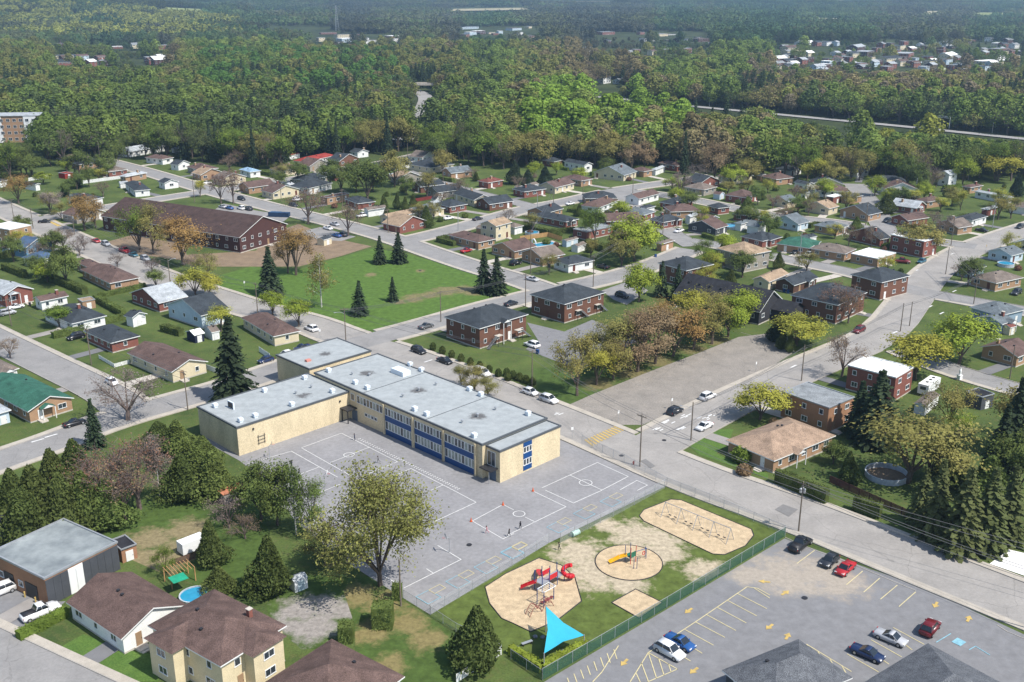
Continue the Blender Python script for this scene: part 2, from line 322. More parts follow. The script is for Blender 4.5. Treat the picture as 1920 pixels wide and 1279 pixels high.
for pts in (tp('k', -180, 645, -40, 555, 180, 452, 330, 500, 420, 580, 465, 740, 300, 870, 125, 945, 0, 885, -70, 855, -150, 755),
            tp('k', 850, 170, 880, 130, 1060, 60, 1130, 65, 1600, 260, 1615, 300, 1560, 370, 1420, 430, 1340, 425, 880, 205),
            tp('k', 665, 750, 825, 660, 1005, 750, 850, 855)):
    z = lot('sand_bed', pts, SAND)
    mb = MB(); P = [G(*p) for p in pts]
    for a, b in zip(P, P[1:] + P[:1]): mb.tube((a.x, a.y, .06), (b.x, b.y, .06), .09, .09, 5)
    struct(mb.build('sand_border', M_DARK))
cc = T('k', 780, 480); rr = 5.4
ring = [(cc.x + rr * math.cos(k * math.pi / 16), cc.y + rr * math.sin(k * math.pi / 16)) for k in range(32)]
lot('sand_bed', ring, SAND, px=False)
mb = MB()
for a, b in zip(ring, ring[1:] + ring[:1]): mb.tube((a[0], a[1], .06), (b[0], b[1], .06), .09, .09, 5)
struct(mb.build('sand_border', M_DARK))

# ---------------------------------------------------------------- streets: centre line in photo pixels, width, sidewalk (left, right) seen along the line
ROADS = {
 'school_street': ([(-60, 362), (0, 390), (57, 415), (140, 452), (225, 490), (320, 530), (425, 563), (475, 581), (580, 606), (650, 635), (784, 676), (1010, 770), (1130, 820), (1300, 895), (1500, 964), (1700, 1045), (1920, 1132), (2150, 1222)], 11.5, (1, 1)),
 'field_street': ([(-90, 897), (0, 864), (100, 830), (200, 790), (343, 750), (420, 729), (505, 700), (610, 662), (690, 638), (777, 616), (900, 580), (966, 563), (1040, 545), (1110, 530), (1180, 512), (1240, 492), (1295, 468)], 9, (1, 1)),
 'left_street': ([(-110, 585), (0, 641), (100, 690), (200, 738), (240, 770)], 9.5, (1, 0)),
 'church_street': ([(1215, 842), (1262, 815), (1350, 768), (1440, 725), (1540, 681), (1660, 630), (1712, 560), (1745, 515), (1790, 484), (1830, 463), (1920, 431), (2010, 405)], 11, (1, 0)),
 'middle_street': ([(1290, 452), (1360, 462), (1442, 480), (1520, 496), (1602, 512), (1710, 545), (1820, 565), (1920, 583), (2050, 607)], 8.5, (0, 1)),
 'cross_street': ([(1150, 357), (1235, 364), (1310, 377), (1440, 405), (1578, 418), (1665, 437), (1760, 455), (1830, 463)], 8.5, (1, 1)),
 'pool_street': ([(1160, 357), (1200, 400), (1250, 432), (1300, 462)], 8, (0, 0)),
 'brick_street': ([(757, 452), (800, 443), (860, 428), (930, 408), (990, 391), (1060, 379), (1110, 367), (1160, 356), (1230, 346), (1340, 331)], 9, (1, 1)),
 'complex_street': ([(190, 300), (275, 322), (365, 350), (480, 382), (620, 416), (730, 445), (805, 472), (890, 501), (960, 521), (1030, 546)], 9.5, (1, 1)),
 'upper_street': ([(60, 414), (150, 397), (222, 386), (370, 362), (480, 348), (600, 327), (690, 312), (790, 290)], 8.5, (1, 1)),
 'hill_street': ([(760, 322), (825, 342), (870, 357), (960, 378), (1000, 389)], 8, (0, 0)),
 'corner_street': ([(-150, 1170), (0, 1243), (100, 1292), (260, 1370)], 10, (1, 0)),
 'statue_street': ([(1690, 655), (1760, 685), (1830, 708), (1900, 728), (2000, 757)], 7.5, (0, 1)),
 'cul_de_sac': ([(1660, 437), (1645, 400), (1625, 372), (1600, 345)], 9, (0, 0)),
}
RW = {k: ([V2(G(*p)) for p in v[0]], v[1]) for k, v in ROADS.items()}
def seg_dist(p, a, b):
    d = b - a; t = max(0, min(1, (p - a).dot(d) / max(1e-9, d.length_squared))); q = a + d * t; return (p - q).length, q
def road_dist(p, skip=None):
    best = (1e9, None, 0)
    for k, (pl, w) in RW.items():
        if k == skip: continue
        for a, b in zip(pl[:-1], pl[1:]):
            d, q = seg_dist(p, a, b)
            if d - w / 2 < best[0]: best = (d - w / 2, q, w)
    return best
def resample(pl, step):
    out = [pl[0].copy()]
    for a, b in zip(pl[:-1], pl[1:]):
        n = max(1, int((b - a).length / step))
        for k in range(1, n + 1): out.append(a.lerp(b, k / n))
    return out
def smooth(pl, it=2):
    for _ in range(it):
        q = [pl[0]]
        for a, b in zip(pl[:-1], pl[1:]): q += [a.lerp(b, .25), a.lerp(b, .75)]
        pl = q + [pl[-1]]
    return pl
def normals(pl):
    out = []
    for i in range(len(pl)):
        d = (pl[min(i + 1, len(pl) - 1)] - pl[max(i - 1, 0)]).normalized(); out.append(Vector((-d.y, d.x)))
    return out
for i, (k, (pl, w)) in enumerate(RW.items()):
    pl = smooth(pl); RW[k] = (pl, w)
ROADZ = {}
for i, (k, (pl, w)) in enumerate(RW.items()):
    z = .085 + .003 * i; ROADZ[k] = z; nn = normals(pl); mb = MB()
    for j in range(len(pl) - 1):
        a0, a1 = pl[j] + nn[j] * w / 2, pl[j] - nn[j] * w / 2; b0, b1 = pl[j + 1] + nn[j + 1] * w / 2, pl[j + 1] - nn[j + 1] * w / 2
        mb.poly([(a1.x, a1.y, z), (b1.x, b1.y, z), (b0.x, b0.y, z), (a0.x, a0.y, z)])
    struct(mb.build(k, ASPH if w < 11 else ASPH_L))
for ri, (k, (pl, w)) in enumerate(RW.items()):
    flags = ROADS[k][2]; rs = resample(pl, 2.0); nn = normals(rs)
    for side, on in ((1, flags[0]), (-1, flags[1])):
        mb = MB(); kb = MB()
        for j in range(len(rs) - 1):
            mid = (rs[j] + rs[j + 1]) / 2 + (nn[j] * (w / 2 + .9) * side)
            if road_dist(mid, k)[0] < 1.2: continue
            def edge(o0, o1, zt, target):
                q = [rs[j] + nn[j] * o0 * side, rs[j + 1] + nn[j + 1] * o0 * side, rs[j + 1] + nn[j + 1] * o1 * side, rs[j] + nn[j] * o1 * side]
                if side < 0: q.reverse()
                i0 = len(target.v)
                target.v += [(p.x, p.y, zt) for p in q] + [(p.x, p.y, 0) for p in q]
                for f in ((3, 2, 1, 0), (0, 1, 5, 4), (1, 2, 6, 5), (2, 3, 7, 6), (3, 0, 4, 7)): target.f.append(tuple(i0 + x for x in f)); target.m.append(0)
            edge(w / 2, w / 2 + .18, .2165 + .002 * ri, kb)
            if on: edge(w / 2 + .18, w / 2 + 1.55, .21 + .002 * ri, mb)
        if kb.f: struct(kb.build('kerb', KERB))
        if mb.f: struct(mb.build('sidewalk', SIDEW))
def mark(name, pts, z, m):
    mb = MB(); mb.poly([(p.x, p.y, z) for p in pts]); me = mb.mesh(name, m)
    if me.polygons[0].normal.z < 0: me.flip_normals()
    return struct(link(name, me))
def line(name, pts, z, m, w=.12, closed=False):
    """Painted line: a thin strip along px points."""
    P = [V2(G(*p)) for p in pts]
    if closed: P.append(P[0])
    mb = MB()
    for a, b in zip(P[:-1], P[1:]):
        d = (b - a).normalized(); n = Vector((-d.y, d.x)) * w / 2; a2 = a - d * w / 2; b2 = b + d * w / 2
        mb.poly([(q.x, q.y, z) for q in (a2 - n, b2 - n, b2 + n, a2 + n)]); z += .0004
    return struct(mb.build(name, m))
# yellow zebra at the school corner and the far one
a, b, c, d = T('g', 540, 905), T('g', 600, 950), T('g', 850, 825), T('g', 775, 797)
for i in range(11):
    t0, t1 = (i + .1) / 11, (i + .62) / 11
    mark('zebra_stripe', [a.lerp(d, t0), b.lerp(c, t0), b.lerp(c, t1), a.lerp(d, t1)], .135, PAINT_Y)
mark('zebra_crossing', tp and [T('a', 335, 450), T('a', 430, 500), T('a', 490, 490), T('a', 395, 442)], .13, PAINT_Y)
# white symbols painted on the church street
for (x, y, s) in ((1095, 820, 1.0), (1195, 775, 1.3), (1270, 815, 1.3), (1290, 725, 1), (1430, 745, 1.2), (1500, 715, .7), (350, 705, .8)):
    o = T('g', x, y); 
    for q in range(4):
        u = Vector((random.uniform(-1, 1), random.uniform(-.7, .7), 0)) * s; d = Vector((.72, .69, 0)); n = Vector((-.69, .72, 0))
        p = o + u; L_ = random.uniform(.4, 1.0) * s
        mark('road_symbol', [p - d * L_ - n * .14, p + d * L_ - n * .14, p + d * L_ + n * .14, p - d * L_ + n * .14], .136 + .0005 * q, PAINT_W)
for (t, x, y) in (('d', 1215, 1100), ('d', 1395, 985), ('d', 1300, 1150), ('d', 1380, 705), ('d', 1790, 600), ('d', 1110, 830), ('h', 950, 95), ('h', 190, 350), ('f', 1290, 310), ('e', 385, 870), ('e', 285, 905)):
    o = T(t, x, y)
    mark('road_symbol', [o + Vector(q) for q in ((-1.1, -.9, 0), (-.7, -1.1, 0), (1.1, .7, 0), (.7, .9, 0))], .139, PAINT_W)
# schoolyard courts
SYZ = .07
def yl(t, *xy, closed=False, m=None, w=.13): line('court_line', tp(t, *xy), SYZ, m or PAINT_W, w, closed)
yl('f', 340, 960, 640, 850, 1060, 1065, 780, 1180); yl('f', 340, 960, 720, 1175); yl('f', 560, 1070, 850, 955)
yl('f', -60, 1080, 265, 985, 610, 1180); yl('f', 300, 1170, 470, 1105)
yl('f', 1060, 1160, 1160, 1115, 1480, 1279); yl('f', 1310, 1279, 1400, 1240)
yl('j', 330, 55, 560, -40); yl('j', 1310, -5, 1470, 80, 1190, 210); yl('j', 400, 115, 430, 95); yl('j', 345, 185, 430, 275); yl('j', 350, 165, 415, 225)
yl('j', 1445, 205, 1650, 95, 1720, 130); yl('j', 1445, 205, 1650, 325, 1720, 290); yl('j', 1215, 370, 1370, 462, 990, 652); yl('j', 1140, 525, 1185, 555); yl('j', 850, 570, 920, 610)
yl('k', -30, 300, 155, 210, 360, 110, 130, 0); yl('k', 90, 180, 155, 212); yl('k', 225, 0, 410, 85, 600, 0)
yl('g', 225, 1260, 640, 1070, 870, 1175, 670, 1279); yl('g', 435, 1165, 670, 1275); yl('g', 810, 1275, 935, 1205, 1015, 1240, 940, 1279)
for (t, x, y, r) in (('f', 697, 1013, 1.05), ('g', 552, 1222, 1.2), ('k', 47, 157, 1.05)):
    c = T(t, x, y); line('court_circle', [project(c + Vector((r * math.cos(k * .393), r * math.sin(k * .393), 0))) for k in range(16)], SYZ + .006, PAINT_W, .13, True)
for (t, x, y) in (('j', 1195, 690), ('j', 1390, 590), ('j', 1575, 495), ('j', 1750, 395), ('k', 340, 230), ('k', 515, 140), ('k', 690, 60), ('k', 40, 400)):
    c = T(t, x, y); A = Vector((.71, -.7, 0)); B = Vector((.7, .71, 0))
    q = lambda i, j: project(c + A * i + B * j)
    line('hopscotch_box', [q(-1.4, -2.6), q(1.4, -2.6), q(1.4, 0), q(-1.4, 0)], SYZ + .003, PAINT_B, .1, True)
    line('hopscotch_box', [q(-1.4, 0), q(0, 0), q(0, 2.2), q(-1.4, 2.2)], SYZ + .006, PAINT_P, .1, True)
for k in range(42):
    t = k / 41; c = T('f', 760 + 740 * t, 895 + 375 * t)
    for s in (0, .55): 
        p = c + Vector((.5 * s + .1, .5 * s, 0)); mark('footstep_mark', [p, p + Vector((.22, -.2, 0)), p + Vector((.35, -.05, 0)), p + Vector((.13, .15, 0))], SYZ + .008, PAINT_W)
for k in range(11): line('stall_line', [(1090 + 30 * k, 757 - 13.3 * k), (1122 + 30 * k, 766 - 13.3 * k)], .075, mat('faded_paint', (.42, .4, .37), .9, .3, 2), .14)
# parking lot lines and arrows
PZ = .076
def pl_(t, *xy, m=None, w=.13): line('parking_line', tp(t, *xy), PZ, m or PAINT_P, w)
pl_('k', 540, 1279, 600, 1215, 710, 1040); pl_('k', 790, 1279, 910, 1085, 1225, 880, 1570, 645)
for i in range(8):
    t = i / 7; pl_('k', 370 + 310 * t, 1255 - 190 * t, 380 + 310 * t + 10, 1310 - 185 * t)
for (x0, y0, x1, y1) in ((1505, 690, 1700, 790), (1437, 735, 1632, 838), (1370, 782, 1562, 885), (1297, 830, 1493, 936), (1225, 880, 1420, 982), (1150, 928, 1343, 1034), (1085, 975, 1268, 1088), (1000, 1025, 1190, 1140), (910, 1085, 1105, 1195)): pl_('k', x0, y0, x1, y1)
pl_('k', 1105, 1195, 910, 1279); pl_('k', 910, 1085, 965, 1255); pl_('k', 980, 1125, 1015, 1235); pl_('k', 1045, 1160, 1062, 1212); pl_('k', 865, 1155, 910, 1275); pl_('k', 830, 1225, 855, 1279)
pl_('k', 1570, 645, 1640, 655, 1720, 700); pl_('k', 1620, 655, 1720, 720)
for (x0, y0, x1, y1) in ((195, 488, 310, 402), (525, 630, 632, 540), (640, 680, 745, 588), (752, 727, 862, 635), (876, 776, 985, 680), (530, 1095, 735, 1212), (690, 1000, 890, 1112), (838, 918, 1040, 1028), (760, 1130, 805, 1160), (890, 1010, 960, 1065)): pl_('l', x0, y0, x1, y1)
pl_('l', 230, 1045, 260, 1030, 555, 1210); pl_('l', 260, 1030, 285, 1080); pl_('l', 335, 1080, 362, 1130); pl_('l', 415, 1130, 445, 1185); pl_('l', 495, 1175, 525, 1230)
pl_('l', 1125, 1015, 1220, 958, m=PAINT_B); pl_('l', 1345, 1065, 1385, 1042, 1480, 1100, m=PAINT_B)
mark('accessible_bay_mark', [T('l', *q) for q in ((1225, 1012), (1265, 985), (1325, 1015), (1285, 1042))], PZ + .004, PAINT_B)
for (t, x, y, a) in (('k', 1180, 805, 225), ('k', 750, 1150, 235), ('k', 1215, 1205, 225), ('k', 1685, 610, 170), ('l', 115, 685, 40), ('l', 1120, 765, 235), ('l', 1340, 858, 55), ('l', 10, 912, 225), ('l', 130, 975, 60)):
    c = T(t, x, y); a = math.radians(a); d = Vector((math.cos(a), math.sin(a), 0)); n = Vector((-d.y, d.x, 0))
    mark('arrow_mark', [c - d * .9 - n * .2, c - n * .2, c - n * .55, c + d * .95, c + n * .55, c + n * .2, c - d * .9 + n * .2], PZ + .004, PAINT_Y)
# kerbed verge between lot and street, manholes, pavement patches
struct(MB().path([tuple(T('l', *q)) for q in ((115, 315), (300, 395), (560, 490), (840, 610), (985, 670))], .12, 4).build('kerb', KERB))
struct(MB().path([tuple(T('l', *q)) for q in ((1530, 900), (1600, 945), (1760, 1010))], .12, 4).build('kerb', KERB))
for t, x, y in (('g', 1140, 905), ('g', 820, 1020), ('l', 245, 720), ('j', 1425, 365), ('b', 1230, 830)):
    c = T(t, x, y); o = reg(MB().lathe((c.x, c.y, .1), [(.45, 0), (.45, .05), (.36, .052), (0.05, .05)], 14).build('manhole_cover', M_DARK), 'round dark manhole cover set in the ground', 'manhole', 'manhole covers')
mark('pavement_patch', [T('l', 45, 130), T('l', 100, 95), T('l', 200, 130), T('l', 140, 178)], .132, mat('patch_asphalt', (.19, .185, .18), .9, .1))
mark('pavement_patch', [T('g', 960, 1060), T('g', 1000, 1045), T('g', 1075, 1100), T('g', 1040, 1115)], .132, MATS['patch_asphalt'])
# highway beyond the woods, river
for nm, pts, w in (('highway', [(1095, 181), (1200, 190), (1310, 202), (1420, 212), (1520, 222), (1700, 239), (1920, 262), (2050, 276)], 9), ('highway_ramp', [(785, 222), (795, 200), (800, 185), (790, 176), (775, 170)], 12), ('far_street', [(1095, 186), (1200, 196)], 6)):
    pl = smooth([V2(G(*p)) for p in pts]); nn = normals(pl); mb = MB()
    for j in range(len(pl) - 1):
        q = [pl[j] - nn[j] * w / 2, pl[j + 1] - nn[j + 1] * w / 2, pl[j + 1] + nn[j + 1] * w / 2, pl[j] + nn[j] * w / 2]
        mb.poly([(p.x, p.y, hill(p.x, p.y) + .6) for p in q])
    struct(mb.build(nm, mat('highway_concrete', (.3, .29, .28), .9, .1, .05)))
    RW[nm] = (pl, w)
mb = MB(); mb.poly([tuple(G(*p) + Vector((0, 0, 14))) for p in ((345, 23), (372, 25), (400, 22), (396, 19), (350, 19))])
struct(mb.build('river', mat('river_water', (.35, .45, .55), .15, .1, .01, spec=.6)))
# ================================================================= HOUSES
WMESH = {}
def window(parent, w, h, loc, rz, frame=None, label=None, mull=None, glass=None):
    """A window is a frame with its pane as sub-part; facing local -y before rz."""
    frame = frame or M_TRIM; n = mull if mull is not None else (2 if w > 1.3 else 1); glass = glass or M_GLASS; key = (round(w, 2), round(h, 2), frame.name, n, glass.name)
    if key not in WMESH:
        mb = MB(); t = .09
        mb.box((0, -.04, h / 2 - t / 2), (w, .08, t)); mb.box((0, -.05, -h / 2 + t / 2), (w + .1, .12, t))
        mb.box((-w / 2 + t / 2, -.04, 0), (t, .078, h - 2 * t)); mb.box((w / 2 - t / 2, -.04, 0), (t, .078, h - 2 * t))
        for i in range(1, n): mb.box((-w / 2 + w * i / n, -.037, 0), (.06, .07, h - 2 * t))
        g = MB(); g.poly([(-w / 2 + t, -.02, -h / 2 + t), (w / 2 - t, -.02, -h / 2 + t), (w / 2 - t, -.02, h / 2 - t), (-w / 2 + t, -.02, h / 2 - t)])
        WMESH[key] = (mb.mesh('window', frame), g.mesh('pane', glass))
    a, b = WMESH[key]; o = link('window', a, parent, loc, rz); link('pane', b, o); return o
DMESH = {}
def door(parent, loc, rz, col=(.7, .7, .68), w=.95, h=2.05):
    key = (col, w, h)
    if key not in DMESH:
        mb = MB().box((0, -.04, h / 2), (w, .08, h)); hb = MB().box((w / 2 - .12, -.1, h * .48), (.05, .06, .18))
        DMESH[key] = (mb.mesh('door', mat('door_%.2f_%.2f_%.2f' % col, col, .5, .05)), hb.mesh('handle', M_DARK))
    a, b = DMESH[key]; o = link('door', a, parent, loc, rz); link('handle', b, o); return o
VENT = MB().box((0, 0, .12), (.3, .3, .24)).box((0, 0, .3), (.42, .42, .12)).mesh('roof_vent', M_DARK)
HOUSES = []
def roof_mesh(w, d, he, kind, o, slope, rm, wm, parent):
    W, D = w / 2 + o, d / 2 + o; mb = MB(); th = .2
    if kind == 'f':
        wl = MB().box((0, 0, he / 2), (w, d, he)).build('wall', wm, parent)
        mb.box((0, 0, he + .06), (2 * W, 2 * D, .12)); r = mb.build('roof', rm, parent)
        e = MB()
        for c, s in (((0, -D + .1, 0), (2 * W, .2)), ((0, D - .1, 0), (2 * W, .2)), ((-W + .1, 0, 0), (.2, 2 * D - .4)), ((W - .1, 0, 0), (.2, 2 * D - .4))): e.box((c[0], c[1], he + .17), (s[0], s[1], .26))
        e.build('parapet', M_TRIM if rm.name == 'roof_white' else M_METAL, r); return r, lambda x, y: he + .12
    ax = 'x' if (kind == 'gx' or (kind == 'h' and w >= d)) else 'y'
    half = D if ax == 'x' else W; rise = half * slope; run = W if ax == 'x' else D
    inset = half if kind == 'h' else 0.0
    rl = max(.05, run - inset)
    def P(u, v, z): return (u, v, z) if ax == 'x' else (-v, u, z)
    e = he
    A, B, C_, D_ = P(-run, -half, e), P(run, -half, e), P(run, half, e), P(-run, half, e); R0, R1 = P(-rl, 0, e + rise), P(rl, 0, e + rise)
    mb.poly([A, B, R1, R0]); mb.poly([C_, D_, R0, R1])
    if kind == 'h': mb.poly([B, C_, R1]); mb.poly([D_, A, R0])
    r = mb.build('roof', rm, parent)
    f = MB(); low = lambda p: (p[0], p[1], p[2] - th)
    if kind == 'h':
        for p, q in ((A, B), (B, C_), (C_, D_), (D_, A)): f.poly([low(p), low(q), q, p])
    else:
        for p, q in ((A, B), (C_, D_)): f.poly([low(p), low(q), q, p])
        for p, q, s in ((B, R1, C_), (D_, R0, A)): f.poly([low(p), low(q), q, p]); f.poly([low(q), low(s), s, q])
    f.poly([low(x) for x in (D_, C_, B, A)]) if kind == 'h' else None
    if kind != 'h':
        for p, q in ((A, B), (C_, D_)):
            r0, r1 = (R0, R1) if p is A else (R1, R0)
            f.poly([low(q), low(p), low(r0), low(r1)])
    f.build('fascia', M_TRIM, r)
    wl = MB(); h2, d2 = w / 2, d / 2
    wl.box((0, 0, he / 2 - .05), (w, d, he - .1))
    if kind != 'h':
        hw = (d if ax == 'x' else w) / 2; rn = (w if ax == 'x' else d) / 2; zt = he - .1
        top = zt + hw * slope
        for s in (-1, 1):
            t = [P(s * rn, -hw, zt), P(s * rn, hw, zt), P(s * rn, 0, top)]
            wl.poly(t if s > 0 else t[::-1])
    wl.build('wall', wm, parent)
    def zroof(x, y):
        u, v = (x, y) if ax == 'x' else (y, -x)
        z = e + (half - abs(v)) * slope
        if kind == 'h': z = min(z, e + (run - abs(u)) * slope)
        return z
    return r, zroof
def frame_from(Lp, Np, Rp):
    """Footprint from the left, near and right eave corners; axes kept square."""
    a = (V2(Np) - V2(Lp)); b = (V2(Rp) - V2(Np))
    an = (math.degrees(math.atan2(b.y, b.x)) * b.length + (math.degrees(math.atan2(a.y, a.x)) + 90) * a.length) / max(.1, a.length + b.length)
    an = max(30, min(60, an)); r = math.radians(an)
    bx = Vector((math.cos(r), math.sin(r))); ax = Vector((math.sin(r), -math.cos(r)))
    LR = V2(Rp) - V2(Lp); c = (V2(Lp) + V2(Rp)) / 2
    return c, r, max(2.2, LR.dot(bx)), max(2.2, LR.dot(ax))
def house(Lp, Np, Rp, kind, rc, wc, st=1.0, near=True, name=None, label=None, cat=None, detail=True, dims=None, slope=None, zone=True):
    he = {1: 2.9, 1.5: 3.9, 2: 5.7, .8: 2.3, 3: 8.5}[st]
    o = .1 if kind == 'f' and wc != 'dark' else (.45 if st >= 1 else .2)
    if dims: c, r, w, d = dims
    else:
        c, r, w, d = frame_from(Lp, Np, Rp); w -= 2 * o; d -= 2 * o
    w = max(2, min(w, 90)); d = max(2, min(d, 90)); area = w * d
    sm = area < 30
    nm = name or ('garden_shed' if sm else 'garage' if (area < 55 and st <= 1) else 'apartment_building' if (st >= 2 and area > 200) else 'house')
    shape = {'h': 'hip roof', 'gx': 'gable roof', 'gy': 'gable roof', 'f': 'flat roof'}[kind]
    lb = label or '%s %s with %s %s' % (WNAME[wc], nm.replace('_', ' '), COLNAME[rc], shape)
    root = thing(nm, (c.x, c.y, 0), r, lb, cat or nm.replace('_', ' ').split()[-1], 'houses of the town' if nm == 'house' else None, zone)
    rf, zr = roof_mesh(w, d, he, kind, o, slope or random.uniform(.36, .44), roofmat(rc), wallmat(wc), root)
    HOUSES.append((c.copy(), max(w, d) / 2 + 1, r, w, d))
    if not detail: return root, zr, w, d, he
    rr = random.random
    sides = [(0, w, -d / 2, 0), (1, d, -w / 2, 0)] + ([(2, w, d / 2, 0), (3, d, w / 2, 0)] if near and not sm else [])
    fd = 0 if rr() < .6 else 1
    for sd, ln, off, _ in sides:
        rz = {0: 0, 1: -math.pi / 2, 2: math.pi, 3: math.pi / 2}[sd]
        def at(s, z):
            return {0: (s, -d / 2, z), 1: (-w / 2, -s, z), 2: (-s, d / 2, z), 3: (w / 2, s, z)}[sd]
        if sm:
            if sd == 0: door(root, at(0, .05), rz, w=min(1.3, ln * .5), h=1.8)
            continue
        nst = 2 if st >= 2 else 1
        for lv in range(nst if st < 3 else 3):
            n = max(1, int(ln / random.uniform(3.2, 4.2))); zc = 1.75 + lv * 2.75
            if st == 1.5: zc = 2.3
            slot = random.randrange(n) if (sd == fd and lv == 0 and n > 1) else -1
            for i in range(n):
                s = -ln / 2 + ln * (i + .5) / n + random.uniform(-.25, .25)
                if i == slot:
                    door(root, at(s, .35), rz, random.choice(((.7, .7, .68), (.7, .7, .68), (.12, .04, .03), (.3, .2, .12))))
                    stp = MB().box((0, -.75, .16), (1.7, 1.5, .32)).box((0, -1.7, .08), (1.5, .5, .16)); q = stp.build('steps', M_CONC, root); q.location = at(s, 0); q.rotation_euler = (0, 0, rz)
                else:
                    ww = random.choice((1.0, 1.5, 1.9)) if ln > 5 else 1.0
                    window(root, min(ww, ln / n * .8), 1.2 if st != 3 else 1.5, at(s, zc), rz)
    if near and not sm:
        base = MB().box((0, 0, .15), (w + .06, d + .06, .3)).build('foundation', M_CONC, root)
    if kind != 'f':
        for i in range(random.choice((1, 2, 2))):
            x, y = random.uniform(-w * .3, w * .3), random.uniform(-d * .2, d * .2); link('roof_vent', VENT, root, (x, y, zr(x, y) - .08))
    if not sm and rr() < .35 and st < 2:
        x, y = random.uniform(-w * .3, w * .3), random.choice((-1, 1)) * d * .18; z = zr(x, y)
        ch = MB().box((x, y, z + .2), (.7, .7, 1.9)).build('chimney', wallmat('redbrick' if rr() < .6 else 'tanbrick'), root)
        MB().box((x, y, z + 1.2), (.85, .85, .12)).build('chimney_cap', M_CONC, ch)
    if not sm and rr() < .3 and near and kind != 'f':
        x0 = random.uniform(-w * .25, w * .25)
        g = MB(); W2, dp = 1.5, 1.6; zb = he - .05; zt = zb + .75; y0 = -d / 2 - dp
        g.poly([(x0 - W2, y0, zb), (x0, y0, zt), (x0, -d / 2 + 1, zt), (x0 - W2, -d / 2 + 1, zb)][::-1]); g.poly([(x0 + W2, y0, zb), (x0, y0, zt), (x0, -d / 2 + 1, zt), (x0 + W2, -d / 2 + 1, zb)])
        pr = g.build('porch_roof', roofmat(rc), root); MB().poly([(x0 - W2, y0 + .1, zb), (x0 + W2, y0 + .1, zb), (x0, y0 + .1, zt)]).build('porch_gable', M_TRIM, pr)
        for sx in (-1, 1): MB().box((x0 + sx * (W2 - .15), y0 + .2, zb / 2), (.14, .14, zb)).build('porch_post', M_TRIM, root)
    return root, zr, w, d, he

